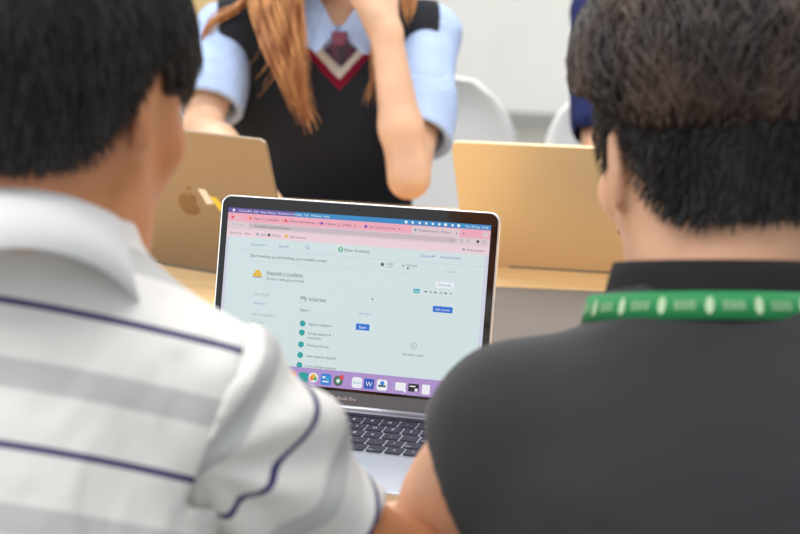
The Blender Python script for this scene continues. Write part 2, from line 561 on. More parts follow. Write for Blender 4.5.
# dark mat behind the laptop, in front of the gold laptop
ma = on(489, 289.5); mb = on(600, 294.5)
myaw = math.atan2(mb[1] - ma[1], mb[0] - ma[0])
mm_w, mm_h = 0.42, 0.27
mc = (ma[0] + math.cos(myaw) * mm_w / 2 + math.sin(myaw) * mm_h / 2, ma[1] + math.sin(myaw) * mm_w / 2 - math.cos(myaw) * mm_h / 2, TABLE_Z + 0.0005)
bm = bmesh.new(); prism(bm, rrect(mm_w, mm_h, 0.014), 0, 0.004)
o = bm_obj('desk_mat', bm, M['mat_grey']); o.location = mc; o.rotation_euler = (0, 0, myaw)
o['label'] = 'flat dark grey mat lying on the table right of the middle laptop'; o['category'] = 'mat'

# ------------------------------------------------------------------ laptops
LW, LD = 0.3041, 0.2124
EM = 0.90
def emat(name, rgb, k=1.0):
    return mat(name, rgb, 0.3, emit=EM * k)
SM = {
 'page': (214, 230, 232), 'lilac': (212, 214, 232), 'menu_purple': (100, 82, 165), 'menu_blue': (40, 138, 200), 'tab_pink': (243, 172, 190),
 'tool_pink': (226, 204, 212), 'addr': (204, 186, 196), 'book_pink': (240, 212, 222), 'ink': (82, 92, 98), 'faint': (150, 164, 170), 'line': (190, 208, 212),
 'link': (92, 134, 200), 'green': (26, 170, 110), 'teal': (14, 160, 158), 'button': (22, 112, 214), 'cyan': (20, 176, 190), 'white': (240, 244, 248),
 'dock': (176, 146, 208), 'gold': (232, 190, 70), 'red': (224, 70, 80), 'violet': (124, 60, 190), 'orange': (240, 130, 50), 'black': (24, 26, 32), 'app_blue': (36, 130, 220), 'word': (24, 86, 190),
}
SKEYS = list(SM)
def screen_part(parent, lid_T):
    """The lit display with everything shown on it, as one mesh with one material per colour."""
    mats = []
    for k in SKEYS:
        mats.append(emat('screen_' + k, SM[k]))
    bm = bmesh.new()
    W, H = 0.287, 0.179
    def f(z):
        return lambda u, v: (u - W / 2, -0.0002 - z, 0.199 - v)
    def rect(u, v, w, h, k, z=1, r=0):
        mi = SKEYS.index(k)
        g = f(z * 0.00006)
        if r:
            pts = [(x + u + w / 2, y + v + h / 2) for x, y in rrect(w, h, r, 4)]
        else:
            pts = [(u, v), (u + w, v), (u + w, v + h), (u, v + h)]
        bm.faces.new([bm.verts.new(g(*p)) for p in pts]).material_index = mi
    def disc(u, v, r, k, z=2, r0=0):
        g = f(z * 0.00006); mi = SKEYS.index(k)
        n = 20
        if r0:
            for i in range(n):
                a, b = 2 * math.pi * i / n, 2 * math.pi * (i + 1) / n
                bm.faces.new([bm.verts.new(g(u + q * math.cos(t), v + q * math.sin(t))) for q, t in ((r, a), (r, b), (r0, b), (r0, a))]).material_index = mi
        else:
            bm.faces.new([bm.verts.new(g(u + r * math.cos(2 * math.pi * i / n), v + r * math.sin(2 * math.pi * i / n))) for i in range(n)]).material_index = mi
    def txt(s, u, v, size, k='ink', width=None, z=3, center=False):
        g = f(z * 0.00006)
        put_text(bm, s, lambda x, y: g(u + x, v + size * 0.35 - y), size, SKEYS.index(k), width, center)
    rect(0, 0, W, H, 'page', 0)
    rect(0, 0.030, 0.0035, 0.131, 'lilac', 0.6)
    rect(W - 0.004, 0.030, 0.004, 0.131, 'lilac', 0.6)
    rect(0, 0, 0.075, 0.0052, 'menu_purple'); rect(0.075, 0, W - 0.075, 0.0052, 'menu_blue')
    disc(0.0062, 0.0026, 0.0014, 'white')
    for s, u in (('Chrome', .0115), ('File', .0225), ('Edit', .029), ('View', .0365), ('History', .0445), ('Bookmarks', .0565), ('Profiles', .073), ('Tab', .0855), ('Window', .093), ('Help', .107)):
        txt(s, u, 0.0027, 0.0034, 'white')
    for u in (.197, .204, .2115, .2185, .2255, .2325, .239, .2465, .253):
        disc(u, 0.0026, 0.0013 if int(u * 1e4) % 2 else 0.0016, 'white')
    txt('Thu 28 Sep 10:46', 0.2595, 0.0027, 0.0034, 'white', width=.025)
    rect(0, .0052, W, .0088, 'tab_pink')
    disc(.0055, .0100, .0015, 'red'); disc(.0098, .0100, .0013, 'tool_pink', 2); disc(.014, .0100, .0013, 'tool_pink', 2)
    for i, (u, k) in enumerate(((.0255, 'orange'), (.0655, 'red'), (.1055, 'violet'), (.154, 'violet'))):
        disc(u, .0100, .0016, k); txt(('Sign in | Student', 'Khan Academy', 'Inbox (1,204)', 'My Courses Home')[i], u + .004, .0100, .0034, 'ink', width=.028)
        txt('x', u + .0355, .0098, .004, 'ink')
    rect(.2035, .0062, .051, .0080, 'tool_pink', 1.5, .0015); disc(.2075, .0100, .0015, 'faint'); txt('Dashboard | Khan', .211, .0100, .0034, 'ink', width=.034); txt('x', .2505, .0098, .004)
    txt('+', .2575, .0100, .005, 'ink'); rect(.279, .007, .006, .005, 'tool_pink', 2, .001)
    rect(0, .0140, W, .0082, 'tool_pink')
    for s, u in (('<', .0045), ('>', .0095), ('o', .015)):
        txt(s, u, .0175, .005, 'faint')
    rect(.0245, .0150, .228, .0052, 'addr', 1.5, .0025)
    txt('khanacademy.org/profile/me/courses', .031, .0177, .0035, 'ink', width=.040)
    for u in (.247, .2575, .264): disc(u, .0174, .0016, 'faint', 3, .0010)
    disc(.2744, .0173, .0015, 'black', 3); disc(.2805, .0173, .0018, 'faint', 3, .0012)
    rect(0, .0222, W, .0080, 'book_pink')
    for s, u, w in (('Classroom | Tools', .0032, .014), ('New', .0205, .006), ('Gmail', .0385, .006), ('YouTube', .051, .010), ('Math resources', .0715, .018), ('All Bookmarks', .263, .0185)):
        txt(s, u, .0263, .0034, 'ink', width=w)
    disc(.0350, .0262, .0015, 'faint'); disc(.0480, .0262, .0015, 'black'); rect(.0655, .0247, .0036, .0030, 'gold', 2); rect(.2585, .0250, .003, .0024, 'faint', 2)
    # site header
    txt('Courses', .0286, .0370, .0042, 'link'); disc(.0446, .0370, .0006, 'link'); txt('Search', .0599, .0368, .0042, 'link')
    disc(.0917, .0360, .0020, 'link', 2, .0015); rect(.0930, .0374, .0016, .0004, 'link', 2)
    disc(.1285, .0357, .0026, 'green'); disc(.1285, .0348, .0008, 'white', 3); rect(.1272, .0358, .0026, .0010, 'white', 3, .0004)
    txt('Khan Academy', .1325, .0357, .0046, 'ink', width=.028)
    txt('Donate', .2148, .0357, .0040, 'link'); txt('haianth.student', .2358, .0355, .0040, 'link', width=.0222); disc(.2290, .0355, .0010, 'link')
    rect(0, .0424, W, .00035, 'line', 2)
    txt('Start leveling up and building your weekly streak!', .0286, .0487, .0046, 'ink', width=.086)
    disc(.1750, .0478, .0019, 'ink'); txt('0 /5', .1795, .0467, .0034, 'ink'); txt('skills', .1795, .0497, .0032, 'faint'); disc(.1855, .0470, .0013, 'faint', 3, .0008)
    disc(.1976, .0476, .0012, 'faint'); txt('0 week streak', .2005, .0464, .0034, 'ink', width=.012); disc(.2027, .0497, .0010, 'black')
    txt('Level 1', .2440, .0499, .0030, 'faint', width=.009)
    rect(.0286, .0545, .232, .00030, 'line', 2)
    # profile
    rect(.0335, .0680, .0100, .0030, 'gold', 2, .0008); disc(.0386, .0672, .0038, 'gold'); disc(.0350, .0692, .0020, 'orange', 1.6); rect(.0335, .0705, .0100, .0012, 'faint', 3)
    txt('haianth.t.student', .0487, .0657, .0064, 'ink', width=.0402)
    txt('Do more math, get more done', .0487, .0716, .0042, 'ink', width=.0425)
    rect(.2335, .0610, .0195, .0062, 'white', 2, .001); txt('Edit Profile', .2365, .0640, .0038, 'link', width=.0135)
    rect(.2103, .0700, .0068, .0042, 'cyan', 2, .0004); txt('New', .2116, .0721, .0030, 'white', width=.0042)
    for i, u in enumerate((.2222, .2275, .2325, .2385, .2435, .2492)):
        rect(u, .0714, .0026, .0014, 'ink' if i % 2 == 0 else 'faint', 2, .0005)
    rect(.2325, .0858, .0290 - .008, .0062, 'button', 2, .0006); txt('Add courses', .2353, .0890, .0034, 'white', width=.0150)
    # side nav
    for s, v, k in (('MY STUFF', .0893, 'faint'), ('Courses', .0981, 'link'), ('MY ACCOUNT', .1104, 'faint'), ('Progress', .1183, 'faint')):
        txt(s, .0365, v, .0038, k)
    txt('My courses', .0885, .0892, .0066, 'ink', width=.0284)
    disc(.1672, .0843, .0008, 'black')
    txt('Algebra 1', .0888, .1014, .0042, 'ink', width=.0115)
    rect(.0885, .1075, .0700, .00025, 'line', 2)
    for s, v in (('Algebra foundations', .1155), ('Solving equations &', .1250), ('Working with units', .1374), ('Linear equations & graphs', .1485), ('Forms of linear equations', .1590)):
        disc(.0930, v, .0032, 'teal'); rect(.0915, v - .0006, .0030, .0012, 'cyan', 3, .0004)
        txt(s, .0994, v, .0038, 'ink', width=.0015 * len(s) * 0.9)
    txt('inequalities', .0994, .1295, .0038, 'ink', width=.0150)
    txt('Unit 1 of 16', .1540, .0999, .0034, 'link', width=.0125)
    rect(.1516, .1105, .0148, .0066, 'button', 2, .0006); txt('Start', .1590, .1139, .0042, 'white', center=True)
    disc(.2152, .1281, .0034, 'faint', 2, .0028); disc(.2152, .1281, .0015, 'line', 2)
    txt('Add another course', .2150, .1374, .0036, 'ink', width=.0225, center=True)
    # desktop strip and dock
    rect(0, .1610, W, H - .1610, 'dock', 2)
    icons = ['white', 'app_blue', 'green', 'orange', 'teal']
    for i in range(5):
        rect(.0395 + i * .0135, .1660, .0104, .0108, icons[i], 3, .0024)
    disc(.1095, .1705, .0052, 'white', 3); disc(.1095, .1690, .0026, 'gold', 4); disc(.1078, .1714, .0024, 'orange', 4); disc(.1114, .1714, .0022, 'green', 4)
    rect(.1176, .1655, .0116, .0116, 'app_blue', 3, .0022); rect(.1196, .1680, .003, .0022, 'white', 4); rect(.1240, .1680, .0026, .0040, 'cyan', 4); rect(.1196, .1728, .0072, .0014, 'white', 4, .0005)
    disc(.1369, .1715, .0052, 'ink', 3); disc(.1369, .1715, .0030, 'green', 4); disc(.1369, .1715, .0018, 'white', 5); disc(.1405, .1674, .0026, 'red', 6)
    rect(.1520, .1658, .0112, .0112, 'white', 3, .0026); txt('Zoom', .1576, .1714, .0036, 'app_blue', center=True, z=5)
    rect(.1652, .1662, .0108, .0104, 'word', 3, .0012); txt('W', .1706, .1716, .0070, 'white', center=True, z=5)
    rect(.1790, .1658, .0114, .0112, 'white', 3, .0024); rect(.1806, .1712, .0082, .0022, 'ink', 4); disc(.1848, .1694, .0022, 'app_blue', 4)
    rect(.1965, .1650, .0003, .0125, 'lilac', 3)
    rect(.1990, .1668, .0112, .0084, 'white', 3, .0008); rect(.2080, .1738, .0028, .0028, 'white', 4)
    rect(.2130, .1670, .0112, .0080, 'black', 3, .0008); rect(.2145, .1690, .0060, .0012, 'white', 4); rect(.2200, .1716, .0030, .0030, 'white', 4)
    rect(.2275, .1666, .0085, .0100, 'white', 3, .0010)
    o = bm_obj('screen', bm, mats, parent)
    o['label'] = 'lit display showing a course web page with pink browser tabs'
    return o

KEYROWS = [
    (.0, .0075, [('esc', 1.3)] + [(' ', 10.6)] + [('', 1.1)]),
    (.0105, .0165, [('`', 1)] + [(c, 1) for c in '1234567890-='] + [('delete', 1.5)]),
    (.0295, .0165, [('tab', 1.5)] + [(c, 1) for c in 'QWERTYUIOP[]'] + [('\\', 1)]),
    (.0485, .0165, [('caps', 1.78)] + [(c, 1) for c in 'ASDFGHJKL;'] + [("'", 1), ('return', 1.78)]),
    (.0675, .0165, [('shift', 2.3)] + [(c, 1) for c in 'ZXCVBNM,./'] + [('shift', 2.3)]),
    (.0865, .0165, [('fn', 1), ('ctrl', 1), ('opt', 1), ('cmd', 1.25), ('', 5.2), ('cmd', 1.25), ('opt', 1), ('<', 1), ('^', 1), ('>', 1)]),
]
def make_laptop(name, loc, yaw, lean, lidmat, edgemat, label, W=LW, D=LD, H=0.2124, keys=False, screen=False, logo=True, text=False):
    """Origin under the hinge; the base runs towards -y, the lid stands at the hinge leaning to +y."""
    r = empty(name, loc, label, 'laptop', 'laptops open on the meeting table', rotz=yaw)
    bm = bmesh.new()
    prism(bm, [(x, y - D / 2) for x, y in rrect(W, D, 0.011)], 0.0022, 0.0132)
    base = bm_obj('base', bm, edgemat if not screen else M['space_gray'], r, bev=0.0016)
    for sx in (-1, 1):
        for sy in (-0.02, -D + 0.02):
            bm = bmesh.new(); prism(bm, [(x + sx * (W / 2 - 0.022), y + sy) for x, y in rrect(0.014, 0.014, 0.0069, 4)], 0.0, 0.0022)
            bm_obj('rubber_foot', bm, M['rubber'], base)
    bm = bmesh.new(); prism(bm, [(x, y - D + 0.043) for x, y in rrect(0.132, 0.080, 0.004)], 0.0133, 0.0136)
    bm_obj('trackpad', bm, M['trackpad'], base)
    kw = 0.274 * W / LW; x0 = -kw / 2; y0 = -0.0125
    if keys:
        bm = bmesh.new(); prism(bm, [(x, y + y0 - 0.053) for x, y in rrect(kw + 0.003, 0.106, 0.003)], 0.01325, 0.01345)
        bm_obj('keyboard_tray', bm, M['space_gray'], base)
        cache = {}
        for (v, h, row) in KEYROWS:
            tot = sum(q for _, q in row); gap = 0.0029; pitch = (kw + gap) / tot; x = x0
            for ch, q in row:
                w = pitch * q - gap
                bm = bmesh.new(); prism(bm, rrect(w, h, 0.0018, 3), 0, 0.0012)
                if ch.strip():
                    if len(ch) == 1: put_text(bm, ch, lambda a, b: (a, b - 0.002, 0.00126), 0.0062, 1, center=True)
                    else: put_text(bm, ch, lambda a, b, w=w, h=h: (a - w / 2 + 0.0015, b - h / 2 + 0.003, 0.00126), 0.0034, 1)
                o = bm_obj('key', bm, [M['key'], M['legend']], base)
                o.location = (x + w / 2, y0 - v - h / 2, 0.0135)
                x += w + gap
        for sx in (-1, 1):
            bm = bmesh.new(); box(bm, (sx * (kw / 2 + 0.0075) - 0.003, -0.115, 0.01325), (sx * (kw / 2 + 0.0075) + 0.003, -0.015, 0.0134))
            bm_obj('speaker_grille', bm, M['hinge_bar'], base)
    else:
        bm = bmesh.new(); prism(bm, [(x, y + y0 - 0.053) for x, y in rrect(kw, 0.104, 0.003)], 0.01325, 0.0145)
        bm_obj('keyboard', bm, M['key'], base)
    # lid, in its own frame: x right, z up the lid, +y its back
    pv = bpy.data.objects.new('lid', None)
    T = Matrix.Translation((0, 0.0, 0.014) if screen else (0, 0.004, 0.004)) @ Matrix.Rotation(-lean, 4, 'X')
    bm = bmesh.new()
    prism(bm, [(x, z + H / 2) for x, z in rrect(W, H, 0.0105, 8)], 0.0004, 0.0058, 0, lambda x, y, z: tuple(T @ Vector((x, z, y))))
    lid = bm_obj('lid', bm, edgemat if screen else lidmat, r, bev=0.0010)
    def lidpart(o):
        o.matrix_basis = T; o.parent = lid; return o
    bm = bmesh.new()
    prism(bm, [(x, z + H / 2) for x, z in rrect(W - 0.0032, H - 0.0032, 0.0095, 8)], -0.0001, 0.0006, 0, lambda x, y, z: (x, z, y))
    lidpart(bm_obj('bezel', bm, M['glass_black'], None))
    bm = bmesh.new(); box(bm, (-W / 2 + 0.004, -0.0006, 0.0035), (W / 2 - 0.004, 0.0004, 0.0170))
    if text:
        put_text(bm, 'MacBook Pro', lambda x, y: (x, -0.0009, 0.0085 + y), 0.0052, 1, width=0.0285, center=True)
    lidpart(bm_obj('chin_strip', bm, [M['hinge_bar'], M['highlight_silver']], None))
    bm = bmesh.new(); tube(bm, [(-0.11, 0.002, 0.0), (0.11, 0.002, 0.0)], 0.0042, 12)
    lidpart(bm_obj('hinge', bm, M['space_gray'] if screen else M['hinge_bar'], None, True))
    if screen:
        s = screen_part(None, T); lidpart(s)
        bm = bmesh.new(); prism(bm, [(0.0016 * math.cos(t * math.pi / 6), 0.2052 + 0.0016 * math.sin(t * math.pi / 6)) for t in range(12)], -0.0003, 0.0, 0, lambda x, y, z: (x, z, y))
        lidpart(bm_obj('webcam', bm, M['rubber'], None))
    if logo:
        # apple outline with a bite on its right side as seen from behind, plus a leaf
        n = 64; pts = []
        for i in range(n):
            t = 2 * math.pi * i / n
            x = 0.0185 * math.cos(t); z = 0.0185 * math.sin(t)
            x *= 1.0 - 0.14 * max(0, -math.sin(t)); z *= 0.98
            z -= 0.0040 * math.exp(-(x / 0.0055) ** 2) * (1 if z > 0 else -0.55)
            dx, dz = x - 0.0235, z - 0.003
            dd = math.hypot(dx, dz)
            if dd < 0.0105: x = 0.0235 + dx / dd * 0.0105; z = 0.003 + dz / dd * 0.0105
            pts.append((-x, z + H / 2 - 0.004))
        bm = bmesh.new()
        prism(bm, pts, 0.0058, 0.0061, 0, lambda x, y, z: (x, z, y))
        leaf = [(-0.001 - 0.0095 * math.sin(a) * 0.9, H / 2 + 0.0165 + 0.0105 * (1 - math.cos(a)) * 0.75) for a in np.linspace(0, math.pi / 2, 7)]
        leaf += [(-0.0095 + 0.0088 * math.sin(a), H / 2 + 0.0244 - 0.0085 * (1 - math.cos(a))) for a in np.linspace(0.15, math.pi / 2 - 0.05, 6)]
        prism(bm, leaf, 0.0058, 0.0061, 0, lambda x, y, z: (x, z, y))
        lidpart(bm_obj('logo', bm, M['logo_dark'], None))
    return r, lid, lidpart

LY, LL = -0.31012, 0.256787
near, near_lid, _ = make_laptop('laptop', (-0.05976, 1.77019, TABLE_Z), LY, LL, M['space_gray'], M['highlight_silver'],
    'grey laptop with its screen lit, open on the table between the two boys', keys=True, screen=True, text=True)

ga = on(467, 260, 0.745); gyaw = math.radians(-14) + math.pi
gw = 0.345
gc = (ga[0] + math.cos(gyaw - math.pi) * gw / 2, ga[1] + math.sin(gyaw - math.pi) * gw / 2, TABLE_Z)
gold, gold_lid, glp = make_laptop('laptop', gc, gyaw, math.radians(28), M['gold_lid'], M['gold_lid'],
    'gold laptop seen from behind, plain lid, partly hidden by the dark-shirted boy', W=gw, D=0.235, H=0.2150, logo=False)
bm = bmesh.new(); prism(bm, [(-0.045 + 0.0016 * math.cos(t * math.pi / 6), 0.075 + 0.0036 * math.sin(t * math.pi / 6)) for t in range(12)], 0.0058, 0.006, 0, lambda x, y, z: (x, z, y))
glp(bm_obj('scuff_mark', bm, M['rubber'], None))

lyaw = math.radians(-33) ; e = np.array([-0.136, 2.325])
lc = e - np.array([math.cos(lyaw), math.sin(lyaw)]) * 0.152
rose, rose_lid, rlp = make_laptop('laptop', (lc[0], lc[1], TABLE_Z), lyaw + math.pi, math.radians(16), M['shaded_gold_lid'], M['shaded_gold_lid'],
    'gold laptop seen from behind, lid with an apple emblem and two stickers')
for nm, pts, mt in (('sticker', [(-0.034, 0.128), (-0.021, 0.128), (-0.031, 0.106), (-0.044, 0.108)], M['white_sticker']),
                    ('sticker', [(-0.050, 0.118), (-0.039, 0.119), (-0.052, 0.098), (-0.065, 0.100)], M['yellow_sticker'])):
    bm = bmesh.new(); prism(bm, pts, 0.0058, 0.0060, 0, lambda x, y, z: (x, z, y))
    s = rlp(bm_obj(nm, bm, mt, None)); s['label'] = 'small white sticker' if mt is M['white_sticker'] else 'small yellow sticker'

# ------------------------------------------------------------------ people
def head(F, c, R, neck, nr=0.056, s=1.0, ears=True):
    c = np.array(c, float)
    L = lambda x, y, z: c + R @ (np.array([x, y, z]) * s)
    F.ell(L(0, -0.012, 0.032), np.array([.075, .097, .086]) * s, R, 0.0)
    F.cone(L(0, .040, .012), L(0, .050, -.070), .058 * s, .036 * s, .03)
    for q in (-1, 1):
        F.cone(L(q * .052, .000, -.035), L(q * .020, .072, -.094), .024 * s, .018 * s, .03)
        F.cone(L(q * .046, .058, -.022), L(q * .030, .072, -.040), .022 * s, .018 * s, .02)   # cheeks
        F.cone(L(q * .014, .090, .026), L(q * .046, .074, .026), .010 * s, .009 * s, .012)    # brow
        F.ell(L(q * .033, .096, .006), np.array([.017, .014, .011]) * s, R, 0.012, 'sub')     # eye socket
        F.ell(L(q * .033, .078, .006), np.array([.014, .0155, .0125]) * s, R, 0.003)          # lids
        if not ears: continue
        ra = math.radians(18) * q
        E = R @ np.array(Matrix.Rotation(ra, 3, 'Z')) @ np.array(Matrix.Rotation(-0.2, 3, 'X'))
        F.ell(L(q * .081, -.008, -.004), np.array([.0065, .018, .031]) * s, E, 0.006)
        F.ell(L(q * .0885, -.005, .000), np.array([.0045, .010, .018]) * s, E, 0.003, 'sub')
    F.cone(L(0, .096, .012), L(0, .114, -.026), .008 * s, .0115 * s, .012)
    for q in (-1, 1): F.cone(L(0, .106, -.030), L(q * .012, .100, -.031), .008 * s, .0075 * s, .006)
    F.cone(L(-.018, .090, -.059), L(.018, .090, -.059), .0075 * s, .0075 * s, .006)
    F.cone(L(-.014, .089, -.068), L(.014, .089, -.068), .0085 * s, .0085 * s, .005)
    F.ell(L(0, .102, -.0632), np.array([.020, .012, .0014]) * s, R, 0.002, 'sub')
    F.cone(L(0, .068, -.098), L(0, .076, -.094), .018 * s, .018 * s, .02)                     # chin
    F.chain([np.array(neck) + np.array([0, 0, -.03]), L(0, -.030, -.065), L(0, -.028, -.02)], [nr * 1.12, nr, nr * .97], .035)

def eyes(parent, c, R, s=1.0):
    for q in (-1, 1):
        p = np.array(c) + R @ (np.array([q * .033, .0800, .006]) * s)
        bm = bmesh.new(); bmesh.ops.create_uvsphere(bm, u_segments=20, v_segments=14, radius=.0125 * s)
        d = Vector(R[:, 1])
        for fc in bm.faces:
            if fc.calc_center_median().normalized().dot(d) > 0.88: fc.material_index = 1
        o = bm_obj('eye', bm, [M['eye_white'], M['iris']], parent, True, True)
        o.matrix_world = Matrix.Translation(p)

def hand(F, w, d, n, curl=0.5, s=1.0, side=1, spread=0.06):
    """w wrist, d towards the fingers, n out of the palm; side=+1 right hand."""
    w = np.array(w, float); d = unit(d); n = np.array(n, float); n = unit(n - d * (n @ d))
    x = np.cross(n, d) * side      # towards the thumb
    P_ = lambda a, b, c: w + (d * a + x * b + n * c) * s
    F.cone(w, P_(.03, 0, 0), .024 * s, .024 * s, .02)
    for b in (.026, .009, -.009, -.026):
        F.cone(P_(.02, b * .7, 0), P_(.085, b, 0), .0135 * s, .0115 * s, .012)
    for i, (b, L) in enumerate(((.030, .072), (.010, .080), (-.010, .075), (-.029, .060))):
        base = P_(.084, b, 0); dirv = unit(d + x * (b * 2.2) * spread * 10 * .3)
        ang = 0; p = base; rr = .0098 if i < 3 else .0086
        for j, fr in enumerate((.45, .32, .23)):
            ang += curl * (0.75 if j == 0 else 1.0)
            dd = dirv * math.cos(ang) + n * math.sin(ang)
            q = p + dd * L * fr * s
            F.cone(p, q, rr * s * (1 - .09 * j), rr * s * (.92 - .09 * j), .002)
            p = q
    a = P_(.018, .022, .008); b = P_(.050, .050, .020); c = P_(.078, .058, .030 + curl * .01); e = P_(.098, .054, .038 + curl * .02)
    F.chain([a, b, c, e], [.0165 * s, .0125 * s, .0108 * s, .0090 * s], .005)

def wrinkle(amp, freq, seed, axes=None):
    rs = np.random.RandomState(seed)
    ks = rs.randn(6, 3) * freq; ph = rs.rand(6) * 6.28
    def g(X):
        s_ = 0
        for k_, p_ in zip(ks, ph):
            s_ = s_ + np.sin(X @ k_.astype(np.float32) + p_)
        s_ = s_ / 6
        return amp * np.sign(s_) * np.abs(s_) ** 0.8
    return g

def fold(F, a, b, r, depth):
    """A soft crease along a->b: a shallow smooth groove."""
    F.cone(a, b, r, r, depth, 'sub')

def legs(parent, hipL, hipR, kneeL, kneeR, ankL, ankR, matl, waist=None, skirt=False):
    pts = np.array([hipL, hipR, kneeL, kneeR, ankL, ankR])
    F = Field(pts.min(0) - .17, pts.max(0) + .17, .012)
    c = (np.array(hipL) + np.array(hipR)) / 2
    F.ell(c + np.array([0, 0, .02]), (.18, .13, .12), None, .05)
    for h, k_, a in ((hipL, kneeL, ankL), (hipR, kneeR, ankR)):
        F.cone(h, k_, .085, .062, .04); F.cone(k_, np.array(a) + np.array([0, 0, .05]), .060, .05, .02)
    F.plane((0, 0, .04), (0, 0, -1))
    link_mesh('skirt' if skirt else 'trousers', F.mesh('trousers'), matl, parent, world=True)
    for a, k_ in ((ankL, kneeL), (ankR, kneeR)):
        f = unit(np.array([k_[0] - c[0], k_[1] - c[1], 0]) * np.array([.6, 1, 0]))
        a = np.array(a)
        F = Field(a - .3, a + .3, .009)
        F.chain([a + [0, 0, .05], a + [0, 0, .035] - f * .03], [.042, .036], .02)
        F.chain([a + np.array([0, 0, .035]) - f * .04, a + np.array([0, 0, .034]) + f * .08, a + np.array([0, 0, .026]) + f * .17], [.036, .038, .030], .02)
        F.plane((0, 0, .004), (0, 0, -1))
        link_mesh('shoe', F.mesh('shoe'), M['shoe'], parent, world=True)

def collar_frame(R, deg):
    """Frame of a collar leaning deg degrees forward from upright."""
    f = np.cross([0, 0, 1], R[:, 0]); f = unit([f[0], f[1], 0])
    a = math.radians(deg)
    return frame(R[:, 0], np.array([0, 0, 1]) * math.cos(a) + f * math.sin(a))

def collar_band(parent, name, matl, center, R, prof, rx, ry, a0=-180, a1=180, thick=.003, tilt=0.0, n=72, cy=0.0, tip=None):
    """Cloth band around a neck; prof: rows (height, outward offset); angles measured from the nape."""
    c = np.array(center); V = []; 
    A = np.radians(np.linspace(a0, a1, n + 1)); m = len(prof)
    outer = []; inner = []
    for a in A:
        for (h, off) in prof:
            hh = h - tilt * (1 - math.cos(a)) / 2
            if tip: hh += tip(a, h)
            for lst, t in ((outer, thick), (inner, 0)):
                lst.append(c + R @ np.array([(rx + off + t) * math.sin(a), cy - (ry + off + t) * math.cos(a), hh]))
    V = np.array(outer + inner); N = len(outer); Q = []
    for i in range(n):
        for j in range(m - 1):
            p, q, r_, s_ = i * m + j, (i + 1) * m + j, (i + 1) * m + j + 1, i * m + j + 1
            Q.append((p, q, r_, s_)); Q.append((N + s_, N + r_, N + q, N + p))
        Q.append((i * m, N + i * m, N + (i + 1) * m, (i + 1) * m))
        p = i * m + m - 1; q = (i + 1) * m + m - 1
        Q.append((p, q, N + q, N + p))
    for j in range(m - 1):
        Q.append((j, j + 1, N + j + 1, N + j))
        e = n * m
        Q.append((e + j, N + e + j, N + e + j + 1, e + j + 1))
    o = link_mesh(name, np_mesh(name, V, np.array(Q)), matl, parent, world=True)
    return o

# ---- hair ------------------------------------------------------------
def tufts(rng, c, R, rad, N, zline, length, width, lift, crown=(0, -.35, .94), jitter=.25, wave=0.0, wfreq=3.0, seg=7, keep=None, grow=0.0, limit=None):
    """Locks lying over an ellipsoid, combed away from the crown; returns (V, Q)."""
    u = unit(crown); V = []; Q = []; base = 0
    c = np.array(c); rad = np.array(rad)
    P0 = []
    while len(P0) < N:
        q = rng.randn(3); q /= np.linalg.norm(q)
        p = q * rad
        if p[2] < zline(p[1]) : continue
        if keep is not None and not keep(p): continue
        P0.append(q)
    P0 = np.array(P0)
    L = length * (0.7 + 0.6 * rng.rand(N)); w = width * (0.6 + 0.8 * rng.rand(N)); lf = lift * rng.rand(N)
    ph = rng.rand(N) * 6.28; jt = rng.randn(N) * jitter
    if limit is not None: L = np.minimum(L, (P0[:, 2] * rad[2] - zline((P0 * rad)[:, 1])) * 1.15 + limit)
    q = P0.copy(); pts = []; sides = []; nrm = []
    for s_ in range(seg + 1):
        t = s_ / seg
        tang = -(u - (q @ u)[:, None] * q); tang /= (np.linalg.norm(tang, axis=1) + 1e-6)[:, None]
        side = np.cross(q, tang)
        ang = jt + wave * np.sin(ph + t * wfreq)
        dirv = tang * np.cos(ang)[:, None] + side * np.sin(ang)[:, None]
        pos = q * rad * (1 + (grow * t) + (lf * math.sin(math.pi * min(1, t * 1.0)) )[:, None])
        pts.append(pos); nn = q / rad; nn /= np.linalg.norm(nn, axis=1)[:, None]; nrm.append(nn)
        sd = np.cross(nn, dirv); sides.append(sd / np.linalg.norm(sd, axis=1)[:, None])
        q = q + dirv * (L / seg / rad.mean())[:, None]; q /= np.linalg.norm(q, axis=1)[:, None]
    for s_ in range(seg + 1):
        t = s_ / seg
        ww = w * (math.sin(math.pi * (0.12 + 0.83 * t)) * 0.9 + 0.1) * (1 - 0.6 * t)
        a = pts[s_] - sides[s_] * ww[:, None]; b = pts[s_] + nrm[s_] * (ww * .7)[:, None]; d = pts[s_] + sides[s_] * ww[:, None]
        V.append(np.stack([a, b, d], 1))
    V = np.stack(V, 1)                        # N, seg+1, 3, 3
    n3 = (seg + 1) * 3
    ids = (np.arange(N) * n3)[:, None]
    for s_ in range(seg):
        for k_ in range(3):
            k2 = (k_ + 1) % 3
            Q.append(np.concatenate([ids + s_ * 3 + k_, ids + (s_ + 1) * 3 + k_, ids + (s_ + 1) * 3 + k2, ids + s_ * 3 + k2], 1))
    return (V.reshape(-1, 3) @ R.T) + c, np.concatenate(Q)

def sample(F, p):
    g = (p - F.lo) / F.res
    g = np.clip(g, 0, np.array(F.D.shape) - 1.001); i = g.astype(int); f = g - i
    v = 0
    for a in (0, 1):
        for b in (0, 1):
            for c_ in (0, 1):
                w = (f[:, 0] if a else 1 - f[:, 0]) * (f[:, 1] if b else 1 - f[:, 1]) * (f[:, 2] if c_ else 1 - f[:, 2])
                v = v + w * F.D[i[:, 0] + a, i[:, 1] + b, i[:, 2] + c_]
    return v

def grad(F, p, e=.004):
    g = np.stack([sample(F, p + np.eye(3)[k_] * e) - sample(F, p - np.eye(3)[k_] * e) for k_ in range(3)], 1)
    return g / (np.linalg.norm(g, axis=1)[:, None] + 1e-9)

